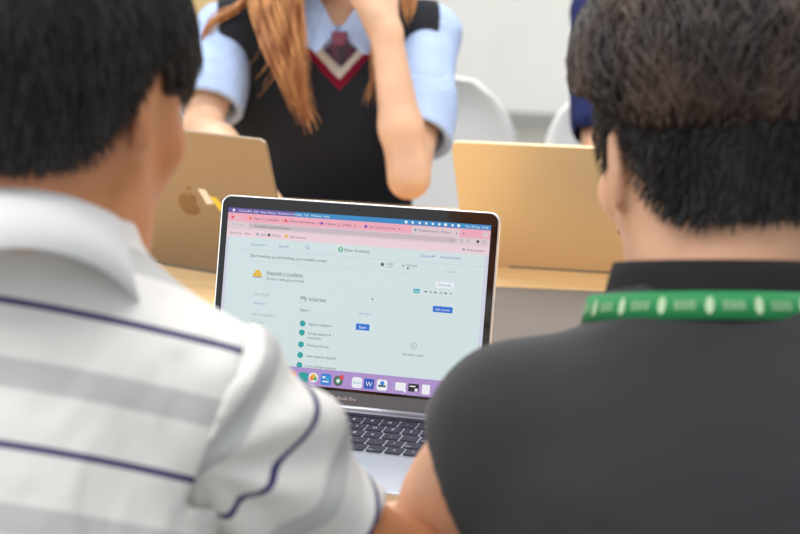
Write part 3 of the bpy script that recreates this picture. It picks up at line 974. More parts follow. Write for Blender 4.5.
def hair_on_head(rng, c, R, neck, nr, line, off, extra, N, length, width, lift, crown=(.1, -.45, .9), jitter=.2, wave=.2, wfreq=3.0, seg=7, res=.004, s=1.0, overhang=.007):
    """A scalp layer following the head and nape, cut at the hairline, with locks combed over it."""
    c = np.array(c, float)
    F = Field(c - .17, c + .17, res)
    head(F, c, R, neck, nr, s, ears=False)
    for (e_c, e_r) in extra:
        F.ell(c + R @ np.array(e_c), e_r, R, .03)
    F.D -= off
    full = F.D.copy()
    ly = lambda q: np.interp(q[..., 1], [p[0] for p in line], [p[1] for p in line])
    def cut(X, D):
        q = (X - c.astype(np.float32)) @ R.astype(np.float32)
        return np.maximum(D, (ly(q) - q[..., 2]) * .8)
    F.func(cut)
    shell = me_to_np(F.mesh('scalp', 1))
    F.D = full
    q = (shell[0] - c) @ R
    ok = np.where((np.abs(sample(F, shell[0])) < .004) & (q[:, 2] > ly(q) + .003))[0]
    p = shell[0][rng.choice(ok, N)] + rng.randn(N, 3) * .001
    u = R @ unit(crown)
    L = length * (0.7 + 0.6 * rng.rand(N)); w = width * (0.6 + 0.8 * rng.rand(N)); lf = lift * rng.rand(N)
    qq = (p - c) @ R
    L = np.minimum(L, (qq[:, 2] - ly(qq)) * 1.0 + overhang * (.4 + rng.rand(N)))
    ph = rng.rand(N) * 6.28; jt = rng.randn(N) * jitter
    pts = []; sides = []; nrm = []
    for s_ in range(seg + 1):
        t = s_ / seg
        n = grad(F, p)
        d_ = sample(F, p)
        p = p - n * (d_ - lf * math.sin(math.pi * (.05 + .55 * t)))[:, None]
        tang = -(u - (n @ u)[:, None] * n) + R[:, 2] * -0.35; tang -= (tang * n).sum(1)[:, None] * n
        tang /= (np.linalg.norm(tang, axis=1) + 1e-6)[:, None]
        side = np.cross(n, tang)
        ang = jt + wave * np.sin(ph + t * wfreq)
        dirv = tang * np.cos(ang)[:, None] + side * np.sin(ang)[:, None]
        pts.append(p.copy()); nrm.append(n); sides.append(np.cross(n, dirv))
        p = p + dirv * (L / seg)[:, None]
    V = []; Q = []
    for s_ in range(seg + 1):
        t = s_ / seg
        ww = w * (math.sin(math.pi * (0.12 + 0.83 * t)) * 0.9 + 0.1) * (1 - 0.6 * t)
        V.append(np.stack([pts[s_] - sides[s_] * ww[:, None], pts[s_] + nrm[s_] * (ww * .7)[:, None], pts[s_] + sides[s_] * ww[:, None]], 1))
    V = np.stack(V, 1); ids = (np.arange(N) * (seg + 1) * 3)[:, None]
    for s_ in range(seg):
        for k_ in range(3):
            k2 = (k_ + 1) % 3
            Q.append(np.concatenate([ids + s_ * 3 + k_, ids + (s_ + 1) * 3 + k_, ids + (s_ + 1) * 3 + k2, ids + s_ * 3 + k2], 1))
    return merge([shell, (V.reshape(-1, 3), np.concatenate(Q))])

def locks(rng, guides, N, spread0, spread1, width, seg=22, waveamp=.004):
    """Long locks along guide curves (each a list of points)."""
    V = []; Q = []; base = 0
    for i in range(N):
        g = np.array(guides[i % len(guides)]); m = len(g)
        tt = np.linspace(0, m - 1, seg + 1); end = 0.75 + 0.25 * rng.rand(); tt = tt * end
        P_ = np.stack([np.interp(tt, np.arange(m), g[:, k_]) for k_ in range(3)], 1)
        for _ in range(3): P_[1:-1] = (P_[:-2] + 2 * P_[1:-1] + P_[2:]) / 4
        f = np.linspace(0, 1, seg + 1)[:, None]
        off = rng.randn(3); off[1] *= .6
        P_ = P_ + off * (spread0 + (spread1 - spread0) * f) + waveamp * np.sin(f * (5 + 3 * rng.rand()) + rng.rand() * 6.28) * rng.randn(3) * f
        T_ = np.gradient(P_, axis=0); T_ /= np.linalg.norm(T_, axis=1)[:, None]
        s_ = np.cross(T_, np.array([0, 1, 0.001])); s_ /= (np.linalg.norm(s_, axis=1) + 1e-9)[:, None]; n_ = np.cross(s_, T_)
        w = width * (.5 + rng.rand()) * (1 - .85 * f ** 2)
        ring = np.stack([P_ - s_ * w, P_ - n_ * w * .5, P_ + s_ * w, P_ + n_ * w * .5], 1)
        V.append(ring.reshape(-1, 3))
        for a in range(seg):
            for k_ in range(4):
                Q.append((base + a * 4 + k_, base + a * 4 + (k_ + 1) % 4, base + (a + 1) * 4 + (k_ + 1) % 4, base + (a + 1) * 4 + k_))
        base += (seg + 1) * 4
    return np.concatenate(V), np.array(Q)

def me_to_np(me):
    V = verts_of(me); q = np.empty(len(me.polygons) * 4, np.int32); me.loops.foreach_get('vertex_index', q)
    return V, q.reshape(-1, 4)

def merge(parts):
    Vs = []; Qs = []; b = 0
    for V, Q in parts:
        Vs.append(V); Qs.append(Q + b); b += len(V)
    return np.concatenate(Vs), np.concatenate(Qs)

def hair_shell(c, R, rad, off, zline, res=.004, bumps=None, smooth=1):
    c = np.array(c, float); r = np.array(rad)
    cc = c + R @ np.array(off)
    F = Field(cc - r.max() - .03, cc + r.max() + .03, res)
    def extra(q, d):
        yy = q[..., 1]
        z = np.interp(yy, [p[0] for p in zline], [p[1] for p in zline])
        if bumps is not None: d = d + bumps(q)
        return np.maximum(d, (z - q[..., 2]) * .9)
    F.ell(cc, r, R, 0.0, extra=extra)
    return me_to_np(F.mesh('hair', smooth))
zl = lambda pts: (lambda y: np.interp(y, [p[0] for p in pts], [p[1] for p in pts]))

# =================================================== boy in the striped polo (left)
def polo_boy():
    root = empty('person', (-.27, 1.00, 0), 'person at left in a white and grey striped polo shirt, seen from behind', 'person')
    Hc = at(56, 99, 1.23); HR = head_frame(math.radians(27), math.radians(16), 0.0)
    neck = at(12, 222, 1.235)
    pel = np.array([-.28, .99, .50])
    shR = at(205, 402, 1.21); shL = at(-225, 352, 1.16)
    elb = at(420, 592, 1.34); wr = np.array([-.17, 1.50, .778])
    elbL = shL + np.array([-.10, .14, -.20]); wrL = np.array([-.30, 1.60, .775])
    R = frame(shR - shL, neck - pel)
    # body
    F = Field(np.array([-.72, .82, .42]), np.array([.24, 1.78, 1.34]), .0048)
    Lt = np.linalg.norm(neck - pel)
    secs = [(0, .150, .105, 0), (Lt * .3, .140, .095, 0), (Lt * .55, .134, .100, 0), (Lt * .74, .118, .092, 0), (Lt * .86, .095, .075, 0), (Lt * .97, .062, .056, 0)]
    F.loft(pel, R, secs, .03)
    head(F, Hc, HR, neck)
    for s_, e_, w_ in ((shR, elb, wr), (shL, elbL, wrL)):
        F.cone(neck + (s_ - neck) * .25 - np.array([0, 0, .045]), s_, .040, .042, .04)
        mid = at(332, 541, 1.285) if s_ is shR else s_ * .5 + e_ * .5
        F.chain([s_, s_ * .5 + mid * .5, mid, e_], [.040, .036, .039, .046], .02)
        F.chain([e_, e_ * .6 + w_ * .4, w_], [.046, .038, .026], .02)
    hand(F, wr, np.array([-.35, .9, -.1]), np.array([0, 0, -1.0]), .35, 1.0, -1)
    hand(F, wrL, np.array([.5, .85, -.05]), np.array([0, 0, -1.0]), .35, 1.0, 1)
    body = link_mesh('body', F.mesh('body'), M['skin_tan'], root, world=True)
    eyes(root, Hc, HR)
    # hair
    line = [(-.14, -.056), (-.085, -.056), (-.062, -.046), (-.042, -.016), (-.026, .020), (-.004, .038), (.014, .026), (.022, .012), (.036, .010), (.046, .030), (.075, .052), (.12, .085)]
    V, Q = hair_on_head(np.random.RandomState(3), Hc, HR, neck, .056, line, .006, [((0, -.020, .046), (.076, .094, .086))], 7500, .046, .0017, .005, jitter=.16, wave=.22, overhang=.005)
    link_mesh('hair', np_mesh('hair', V, Q), M['hair_black'], root, world=True)
    # shirt body
    F = Field(np.array([-.60, .80, .44]), np.array([.06, 1.42, 1.20]), .0045)
    F.loft(pel, R, [(a, b, c_, d) for a, b, c_, d in secs], .03, inflate=.016)
    for s_ in (shR, shL):
        F.cone(neck + (s_ - neck) * .22 - np.array([0, 0, .042]), s_ - np.array([0, 0, .002]), .056, .060, .05)
    wk = wrinkle(.0045, 24, 5)
    F.func(lambda X, D: D + wk(X * np.array([1, 1, .6], np.float32)))
    ax = unit(shR - shL)
    nR = unit(ax - R[:, 2] * .26)
    F.cone(neck + np.array([-.016, -.016, -.052]), neck + np.array([-.010, -.010, -.010]), .097, .072, .03)
    F.func(lambda X, D: np.maximum(D, np.where((X - shR) @ R[:, 2] > -.07, (X - (shR + ax * .010)) @ nR, -1)))
    F.func(lambda X, D: np.maximum(D, np.where((X - shL) @ R[:, 2] > -.07, (X - (shL - ax * .010)) @ -ax, -1)))
    F.cone(neck + R[:, 2] * .03, neck + R[:, 2] * .2, .056, .056, .004, 'sub')
    F.plane(pel + R[:, 2] * .01, -R[:, 2])
    me = F.mesh('shirt')
    V = verts_of(me)
    ref = at(0, 302, 1.16)      # a navy line crosses the back here
    xr = (V - ref) @ R[:, 0]
    set_attr(me, 'stripe', ((V - ref) @ R[:, 2] + .12 * xr + .35 * xr * np.abs(xr)) / .0905)
    link_mesh('shirt', me, M['polo'], root, world=True)
    # sleeves
    for s_, e_, hem, ph in ((shR, elb, .105, .42), (shL, elbL, .17, .2)):
        d = unit(e_ - s_); a = s_ - d * .0
        if ph == .42:
            F = Field(s_ - .16, s_ + .26, .004)
            hemc = at(332, 541, 1.285)
            F.chain([s_ + np.array([0, 0, .002]), s_ * .55 + hemc * .45, hemc, hemc + d * .05], [.059, .055, .045, .046], .03)
            wk2 = wrinkle(.004, 26, 11)
            F.func(lambda X, D: D + wk2(X))
            # folds fanning out from the armpit
            pit = at(196, 470, 1.16)
            def fan(X):
                v = X - pit.astype(X.dtype)
                a_ = np.arctan2(v @ UP.astype(X.dtype), v @ RT.astype(X.dtype)); q_ = np.linalg.norm(v, axis=-1)
                return np.sin(a_ * 8.5 + .6 + q_ * 9) * np.clip(q_ / .05, 0, 1) * np.clip((.30 - q_) / .08, 0, 1)
            F.func(lambda X, D: D + .0040 * fan(X))
            # creases running from the armpit over the sleeve
            for q0, q1, rr in (((222, 452), (322, 352), .006), ((210, 400), (270, 322), .004), ((236, 492), (356, 452), .006)):
                c0 = at(q0[0], q0[1], 1.140); c1 = at(q1[0], q1[1], 1.19)
                F.cone(c0, c1, rr, rr * .6, .012, 'sub')
            F.func(lambda X, D: np.maximum(D, -((X - (shR + ax * .006)) @ nR)))
            hn = d + RT * .45; hn = unit(hn - .85 * FW * (hn @ FW))
            F.plane(at(384, 492, 1.30), hn)
            F.cone(hemc - d * .03, hemc + d * .06, .043, .043, .003, 'sub')
            o0 = at(271, 452, 1.20)
        else:
            F = Field(np.minimum(s_, e_) - .12, np.maximum(s_, e_) + .12, .0055)
            F.chain([s_, e_], [.062, .060], .03)
            F.plane(shL - ax * .010, ax - R[:, 2] * .12)
            F.plane(e_ - d * .05, d)
            F.cone(e_ - d * .08, e_, .050, .052, .004, 'sub')
            o0 = s_ + d * .1
        me = F.mesh('sleeve'); V = verts_of(me)
        set_attr(me, 'stripe', ((V - o0) @ d + (.0016 * fan(V) if ph == .42 else 0)) / .0905)
        link_mesh('sleeve', me, M['polo'], root, world=True)
    # folded collar
    collar_band(root, 'collar', M['polo_collar'], neck + np.array([0, .0, -.016]), collar_frame(R, 50),
        [(-.004, -.004), (.014, .000), (.024, .003), (.026, .006), (.022, .010), (.002, .013), (-.026, .016), (-.050, .018), (-.084, .023)], .064, .084, -168, 168, .0022)
    legs(root, pel + [-.08, 0, -.02], pel + [.08, 0, -.02], np.array([-.42, 1.42, .50]), np.array([-.16, 1.42, .50]), np.array([-.44, 1.38, 0.02]), np.array([-.15, 1.38, .02]), M['trousers'])
    return root
polo_boy()

# =================================================== boy in the dark shirt with a lanyard (right)
def dark_boy():
    root = empty('person', (.27, 1.02, 0), 'person at right in a dark charcoal shirt with a green lanyard, seen from behind', 'person')
    Hc = at(713, 158, 1.37); HR = head_frame(math.radians(-16), math.radians(12), 0.0)
    neck = at(718, 292, 1.325)
    pel = np.array([.27, 1.02, .50])
    shL = at(516, 434, 1.33); shR = at(925, 436, 1.31)
    elb = at(428, 566, 1.40); wr = at(335, 548, 1.45)
    elbR = shR + np.array([.09, .12, -.17]); wrR = np.array([.28, 1.58, .775])
    R = frame(shR - shL, neck - pel)
    F = Field(np.array([-.18, .84, .42]), np.array([.80, 1.82, 1.34]), .0048)
    Lt = np.linalg.norm(neck - pel)
    secs = [(0, .150, .105, 0), (Lt * .3, .142, .095, 0), (Lt * .55, .158, .102, 0), (Lt * .74, .164, .096, 0), (Lt * .86, .125, .076, 0), (Lt * .97, .064, .058, 0)]
    F.loft(pel, R, secs, .03)
    head(F, Hc, HR, neck, .060, 1.03)
    for s_, e_, w_ in ((shL, elb, wr), (shR, elbR, wrR)):
        F.cone(neck + (s_ - neck) * .25 - np.array([0, 0, .060]), s_, .040, .046, .05)
        F.chain([s_, s_ * .5 + e_ * .5, e_], [.052, .046, .040], .03)
        F.chain([e_, e_ * .6 + w_ * .4, w_], [.040, .040, .027], .02)
    hand(F, wr, np.array([-.9, .5, -.04]), np.array([0, 0, -1.0]), .35, 1.0, 1)
    hand(F, wrR, np.array([-.1, .9, -.05]), np.array([0, 0, -1.0]), .35, 1.0, -1)
    link_mesh('body', F.mesh('body'), M['skin_mid'], root, world=True)
    eyes(root, Hc, HR)
    # hair: clipped back and sides under a wavy mop
    line = [(-.14, -.048), (-.085, -.048), (-.062, -.042), (-.038, -.012), (-.018, .022), (.006, .036), (.018, .022), (.024, -.004), (.038, -.006), (.052, .030), (.080, .058), (.12, .09)]
    rg = np.random.RandomState(8)
    low = hair_on_head(rg, Hc, HR, neck, .060, line, .006, [], 5200, .020, .0012, .005, jitter=.25, s=1.03)
    off2 = (-.002, -.010, .070); zz2 = [(-.14, -.052), (-.06, -.048), (-.03, -.038), (.0, -.020), (.06, -.012), (.10, .0), (.14, .02)]
    bw = wrinkle(.006, 38, 4)
    mop = hair_shell(Hc, HR, (.098, .120, .090), off2, zz2, bumps=lambda q: bw(q))
    cc2 = Hc + HR @ np.array(off2); z2 = zl(zz2)
    t2 = tufts(rg, cc2, HR, (.100, .121, .092), 4600, lambda y: z2(y) + .008, .080, .0026, .06, crown=(.25, .25, .93), jitter=.18, wave=.50, wfreq=3.4, seg=10, limit=.014)
    link_mesh('clipped_hair', np_mesh('clipped_hair', *low), M['hair_black'], root, world=True)
    V, Q = merge([mop, t2])
    link_mesh('hair', np_mesh('hair', V, Q), M['hair_dark_brown'], root, world=True)
    # shirt
    F = Field(np.array([-.12, .82, .44]), np.array([.66, 1.60, 1.20]), .005)
    F.loft(pel, R, secs, .03, inflate=.016)
    ax = unit(shR - shL)
    for s_, e_ in ((shL, elb), (shR, elbR)):
        F.cone(neck + (s_ - neck) * .20 - np.array([0, 0, .058]), s_, .036, .058, .08)
        F.chain([s_, s_ * .35 + e_ * .65], [.059, .064], .04)
    wk = wrinkle(.0035, 20, 15)
    F.func(lambda X, D: D + wk(X * np.array([1, 1, .7], np.float32)))
    h1, h2, h3 = at(432, 408, 1.36), at(474, 545, 1.32), at(496, 480, 1.46)
    nn = np.cross(h2 - h1, h3 - h1); nn = nn if (elb - h1) @ nn > 0 else -nn
    nn = unit(nn)
    # the hem only cuts the sleeve, not the torso
    def hem(X, D):
        d = (X - h1.astype(np.float32)) @ nn.astype(np.float32)
        return np.maximum(D, np.where(X[..., 0] < .20, d, -1))
    F.func(hem)
    dR = unit(elbR - shR)
    def hem2(X, D):
        d = (X - (elbR - dR * .06).astype(np.float32)) @ dR.astype(np.float32)
        return np.maximum(D, np.where(X[..., 0] > .30, d, -1))
    F.func(hem2)
    dL = unit(elb - shL)
    F.cone(shL + dL * .04, elb, .054, .054, .004, 'sub')
    F.cone(shR + dR * .08, elbR, .054, .054, .004, 'sub')
    F.cone(neck + R[:, 2] * .03, neck + R[:, 2] * .2, .056, .056, .004, 'sub')
    F.plane(pel + R[:, 2] * .01, -R[:, 2])
    link_mesh('shirt', F.mesh('shirt'), M['black_cloth'], root, world=True)
    collar_band(root, 'collar', M['collar_black'], neck + np.array([0, 0, -.003]), collar_frame(R, 16),
        [(-.026, .012), (-.006, .008), (.014, .003), (.024, .000)], .074, .072, -172, 172, .003)
    legs(root, pel + [-.08, 0, -.02], pel + [.08, 0, -.02], np.array([.14, 1.42, .50]), np.array([.42, 1.42, .50]), np.array([.13, 1.38, 0.02]), np.array([.43, 1.38, .02]), M['trousers'])
    # lanyard: its own thing, worn around the neck
    lan = empty('lanyard', tuple(neck), 'green lanyard with pale printing around the dark-shirted boy\'s neck', 'lanyard')
    RB = R; R = collar_frame(R, 14)
    c0 = neck + np.array([0, 0, -.006])
    path = []
    rx, ry = .097, .086
    for a in np.linspace(-118, 118, 49):
        ar = math.radians(a)
        path.append(c0 + R @ np.array([rx * math.sin(ar), -ry * math.cos(ar), -.002 - .012 * (1 - math.cos(ar)) / 2]))
    # band normal to the neck; 20 mm tall
    h = .0100
    V = []; Q = []
    for i, p in enumerate(path):
        out = p - c0; out = unit(out - R[:, 2] * (out @ R[:, 2])); upv = unit(R[:, 2] - out * .25)
        for a, b in ((-h, .001), (h, .001), (h, -.0004), (-h, -.0004)):
            V.append(p + upv * a + out * b)
    for i in range(len(path) - 1):
        for k_ in range(4): Q.append((i * 4 + k_, (i + 1) * 4 + k_, (i + 1) * 4 + (k_ + 1) % 4, i * 4 + (k_ + 1) % 4))
    Q.append((0, 1, 2, 3)); Q.append(tuple(len(V) - 4 + k_ for k_ in (3, 2, 1, 0)))
    # down over the chest to the badge
    b0 = len(V); chest = c0 + R @ np.array([0, .175, -.20])
    for end in (path[0], path[-1]):
        st = len(V)
        mid = end * .5 + chest * .5 + R @ np.array([0, .025, .03])
        for t in np.linspace(0, 1, 10):
            p = end * (1 - t) ** 2 + mid * 2 * t * (1 - t) + chest * t * t
            for a, b in ((-h, .001), (h, .001), (h, -.0004), (-h, -.0004)):
                V.append(p + R[:, 0] * a * (1 if end is path[0] else -1) * .9 + R[:, 1] * b)
        for i in range(9):
            for k_ in range(4): Q.append((st + i * 4 + k_, st + (i + 1) * 4 + k_, st + (i + 1) * 4 + (k_ + 1) % 4, st + i * 4 + (k_ + 1) % 4))
    ribbon = link_mesh('ribbon', np_mesh('ribbon', np.array(V), np.array(Q)), M['lanyard'], lan, smooth=False, world=True)
    # printing on the ribbon: an oval mark, then a word, over and over
    bm = bmesh.new()
    def along(s_, v):
        a = s_ / rx
        p = c0 + R @ np.array([rx * math.sin(a), -ry * math.cos(a), -.002 - .012 * (1 - math.cos(a)) / 2])
        out = p - c0; out = unit(out - R[:, 2] * (out @ R[:, 2])); upv = unit(R[:, 2] - out * .25)
        return p + upv * v + out * .0016
    s_ = -.150; k_ = 0
    while s_ < .150:
        ring = [bm.verts.new(along(s_ + .0030 * math.cos(t * math.pi / 8), .0062 * math.sin(t * math.pi / 8))) for t in range(16)]
        bm.faces.new(ring)
        put_text(bm, 'SSIS', lambda x, y, s0=s_: along(s0 + .0085 + x, y - .0028), .0085, 0, width=.0155)
        s_ += .0335
    ob = bm_obj('printing', bm, M['lanyard_print'], ribbon, world=True)
    bm = bmesh.new(); cb = Vector(chest); Rm = Matrix(R.tolist())
    for (lo, hi) in (((-.043, .004, -.145), (.043, .007, -.03)), ((-.006, .002, -.032), (.006, .008, .0))):
        vs = [bm.verts.new(cb + Rm @ Vector((x, y, z_))) for z_ in (lo[2], hi[2]) for y in (lo[1], hi[1]) for x in (lo[0], hi[0])]
        for f in ((0, 2, 3, 1), (4, 5, 7, 6), (0, 1, 5, 4), (2, 6, 7, 3), (0, 4, 6, 2), (1, 3, 7, 5)): bm.faces.new([vs[i] for i in f])
    bm_obj('badge_holder', bm, M['plastic_clear'], lan, world=True)
dark_boy()

# =================================================== girl across the table
def girl():
    root = empty('person', (-.10, 3.05, 0), 'person across the table in a black vest and blue shirt, hand raised to face', 'person')
    neck = at(336, -2, 3.00)
    pel = np.array([-.12, 3.10, .50])
    shR = at(223, 34, 2.99); shL = at(432, 36, 3.02)        # her right arm is at the picture's left
    elL = at(409, 178, 2.84); wrL = at(386, 32, 2.85)
    elR = at(202, 130, 2.90); wrR = at(246, 176, 2.70)
    R = frame(shR - shL, neck - pel)                          # right = her right = -x; forward = -y
    yawh = math.radians(180); HR = head_frame(yawh + .12, math.radians(14), -.10)
    Hc = neck + R @ np.array([0, .030, .150])
    F = Field(np.array([-.48, 2.55, .44]), np.array([.26, 3.28, 1.36]), .0042)
    Lt = np.linalg.norm(neck - pel)
    secs = [(0, .145, .100, 0), (Lt * .3, .118, .082, 0), (Lt * .58, .136, .098, .005), (Lt * .76, .138, .088, 0), (Lt * .88, .105, .066, 0), (Lt * .98, .052, .048, 0)]
    F.loft(pel, R, secs, .03)
    head(F, Hc, HR, neck, .046, .95)
    for s_, e_, w_ in ((shR, elR, wrR), (shL, elL, wrL)):
        F.cone(neck + (s_ - neck) * .25 - np.array([0, 0, .02]), s_, .036, .040, .05)
        F.chain([s_, s_ * .5 + e_ * .5, e_], [.042, .037, .031], .02)
        F.chain([e_, e_ * .65 + w_ * .35, w_], [.031, .034, .024], .015)
    up_ = unit(wrL - elL)
    hand(F, wrL, unit(np.array([-.42, .10, .90])), np.array([-.55, .80, .0]), .55, .92, 1)
    hand(F, wrR, np.array([.25, -.4, -.30]), np.array([0.1, 0, -1.0]), .35, .92, 1)
    link_mesh('body', F.mesh('body'), M['skin_light'], root, world=True)
    eyes(root, Hc, HR, .95)
    # shirt with short sleeves
    F = Field(np.array([-.46, 2.76, .48]), np.array([.24, 3.26, 1.20]), .0045)
    F.loft(pel, R, secs, .03, inflate=.007)
    hemR = at(212, 112, 2.95); hemL = at(432, 118, 2.93)
    for s_, e_, hm in ((shR, elR, hemR), (shL, elL, hemL)):
        F.cone(neck + (s_ - neck) * .3 - np.array([0, 0, .02]), s_, .038, .042, .05)
        F.chain([s_, s_ * .5 + e_ * .5, e_], [.047, .056, .063], .03)
    wk = wrinkle(.0045, 36, 21)
    F.func(lambda X, D: D + wk(X))
    for s_, e_, fr in ((shR, elR, .78), (shL, elL, .74)):
        d = unit(e_ - s_); p = s_ + (e_ - s_) * fr
        sx = 1 if e_ is elL else -1
        def hem(X, D, p=p, d=d, s_=s_, sx=sx, el_=e_.astype(np.float32)):
            dd = (X - p.astype(np.float32)) @ d.astype(np.float32)
            inarm = (X[..., 0] * sx > (s_[0] * sx - .020)) | (np.linalg.norm(X - el_, axis=-1) < .115)
            return np.maximum(D, np.where(inarm, dd, -1))
        F.func(hem)
        F.cone(p - d * .04, e_ + d * .02, .044, .054, .003, 'sub')
    F.cone(neck - R[:, 2] * .04, neck + R[:, 2] * .2, .047, .047, .004, 'sub')
    F.plane(pel + R[:, 2] * .05, -R[:, 2])
    link_mesh('shirt', F.mesh('shirt'), M['blue_shirt'], root, world=True)
    # vest with a V neck
    F = Field(np.array([-.42, 2.80, .48]), np.array([.20, 3.28, 1.18]), .0038)
    F.loft(pel, R, secs, .03, inflate=.017)
    for s_ in (shR, shL):
        F.cone(neck + (s_ - neck) * .32 - np.array([0, 0, .022]), neck + (s_ - neck) * 1.05 - np.array([0, 0, .004]), .050, .058, .06)
        F.cone(neck + (s_ - neck) * .98 - R[:, 2] * .01, neck + (s_ - neck) * .82 - R[:, 2] * .13, .056, .048, .04)
    vz = (at(341, 77, 2.90) - neck) @ R[:, 2]; vx0 = (at(341, 77, 2.90) - neck) @ R[:, 0]
    def vdist(X):
        q = (X - neck.astype(X.dtype)) @ R.astype(X.dtype)
        w = np.interp(q[..., 2], [vz - .001, vz, vz + .045, vz + .09, 1], [0, 0, .044, .054, .06])
        ax_ = np.abs(q[..., 0] - vx0)
        # signed distance outside the V edge (approx): positive in the knit
        below = (vz - q[..., 2]) * .72 + ax_ * .70
        side = (ax_ - w) * .75
        d = np.where(q[..., 2] > vz + .05, ax_ - w, np.maximum(np.where(q[..., 2] < vz, below, side), -1))
        return d, q
    def cutv(X, D):
        d, q = vdist(X)
        return np.maximum(D, np.where(q[..., 1] > .0, -d, -1))
    F.func(cutv)
    F.cone(neck - R[:, 2] * .05, neck + R[:, 2] * .2, .054, .056, .004, 'sub')
    ax = unit(shR - shL)
    for s_, q in ((shR, 1), (shL, -1)):
        # armholes
        c_ = s_ + ax * q * .004
        F.plane(c_, ax * q + R[:, 2] * -.10)
    F.plane(pel + R[:, 2] * .0, -R[:, 2])
    me = F.mesh('vest'); V = verts_of(me); d, q = vdist(V)
    set_attr(me, 'trim', np.where(q[:, 1] > 0.0, np.clip(d / .032, 0, 1), 1.0))
    link_mesh('vest', me, M['vest'], root, world=True)
    # collar leaves and tie
    def leaf(px_pts, d0, th=.004):
        pts = [at(x, y, d) for x, y, d in px_pts]
        bm = bmesh.new()
        a = [bm.verts.new(p) for p in pts]; b = [bm.verts.new(p + np.array([0, th, 0])) for p in pts]
        bm.faces.new(a); bm.faces.new(b[::-1])
        n = len(pts)
        for i in range(n): bm.faces.new((a[i], b[i], b[(i + 1) % n], a[(i + 1) % n]))
        return bm
    bm = leaf([(303, -18, 2.955), (313, -14, 2.93), (336, 30, 2.895), (317, 53, 2.885), (303, 45, 2.895), (299, 5, 2.93)], 0)
    bm_obj('collar', bm, M['blue_shirt'], root, world=True, bev=.001)
    bm = leaf([(376, -18, 2.955), (366, -8, 2.93), (340, 30, 2.895), (363, 54, 2.885), (376, 54, 2.89), (382, 5, 2.93)], 0)
    bm_obj('collar', bm, M['blue_shirt'], root, world=True, bev=.001)
    tiem = M['tie']
    bm = leaf([(333, 34, 2.888), (346, 34, 2.888), (350, 44, 2.886), (358, 50, 2.897), (341, 68, 2.894), (323, 50, 2.897), (331, 44, 2.886)], 0, .006)
    tie = bm_obj('tie', bm, tiem, root, world=True, bev=.0015)
    bm = leaf([(331, 32, 2.883), (348, 32, 2.883), (345, 46, 2.880), (335, 46, 2.880)], 0, .010)
    o = bm_obj('tie_knot', bm, mat('maroon_tie_knot', (110, 30, 60), .5), tie, bev=.002)
    o.matrix_parent_inverse = Matrix.Identity(4)
    # hair
    off = (0, -.012, .030); cc = Hc + HR @ np.array(off)
    zz = [(-.13, -.14), (.0, -.11), (.03, -.06), (.05, .01), (.07, .04), (.12, .08)]
    rg = np.random.RandomState(5)
    sh = hair_shell(Hc, HR, (.084, .104, .094), off, zz, res=.005)
    z = zl(zz)
    t1 = tufts(rg, cc, HR, (.0845, .1045, .0945), 1800, lambda y: z(y) + .01, .09, .003, .03, crown=(0, 0, 1), jitter=.1)
    gu = lambda pts: [at(x, y, d) for x, y, d in pts]
    main = gu([(300, -95, 2.93), (276, -50, 2.91), (272, 0, 2.885), (284, 40, 2.87), (296, 80, 2.865), (308, 128, 2.87)])
    main2 = gu([(292, -90, 2.93), (262, -45, 2.92), (258, 5, 2.89), (272, 45, 2.87), (290, 85, 2.865), (300, 112, 2.87)])
    main3 = gu([(300, -90, 2.92), (290, -40, 2.90), (292, 10, 2.87), (298, 50, 2.865), (302, 85, 2.865)])
    l1 = locks(rg, [main, main2, main3, main], 250, .013, .0065, .0021)
    wis = gu([(285, -80, 2.95), (262, -20, 2.92), (262, 30, 2.89), (272, 60, 2.88), (250, 85, 2.88)])
    l2 = locks(rg, [wis], 10, .006, .010, .0018)
    lf = gu([(300, -100, 2.96), (268, -20, 2.93), (238, 8, 2.92), (212, 20, 2.92), (200, 50, 2.93), (195, 82, 2.93)])
    l3 = locks(rg, [lf], 16, .005, .0035, .0020)
    rt = gu([(378, -100, 2.96), (398, -50, 2.94), (410, 0, 2.93), (408, 22, 2.93)])
    l4 = locks(rg, [rt], 34, .008, .004, .0026)
    tail = gu([(296, 60, 2.87), (302, 95, 2.868), (316, 130, 2.872)])
    l5 = locks(rg, [tail], 14, .004, .006, .0018)
    r6 = gu([(376, 40, 2.89), (374, 80, 2.88), (366, 112, 2.878)])
    l6 = locks(rg, [r6], 7, .003, .003, .0014)
    back = gu([(300, -90, 3.06), (285, -20, 3.10), (290, 60, 3.12)]); back2 = gu([(380, -90, 3.06), (390, -20, 3.10), (385, 60, 3.12)])
    l7 = locks(rg, [back, back2], 120, .022, .018, .004)
    V, Q = merge([sh, t1, l1, l2, l3, l4, l5, l6, l7])
    link_mesh('hair', np_mesh('hair', V, Q), M['hair_auburn'], root, world=True)
    legs(root, pel + [-.07, 0, -.01], pel + [.07, 0, -.01], np.array([-.22, 2.72, .50]), np.array([.00, 2.72, .50]), np.array([-.22, 2.74, .02]), np.array([0, 2.74, .02]), M['skirt'], skirt=True)
girl()

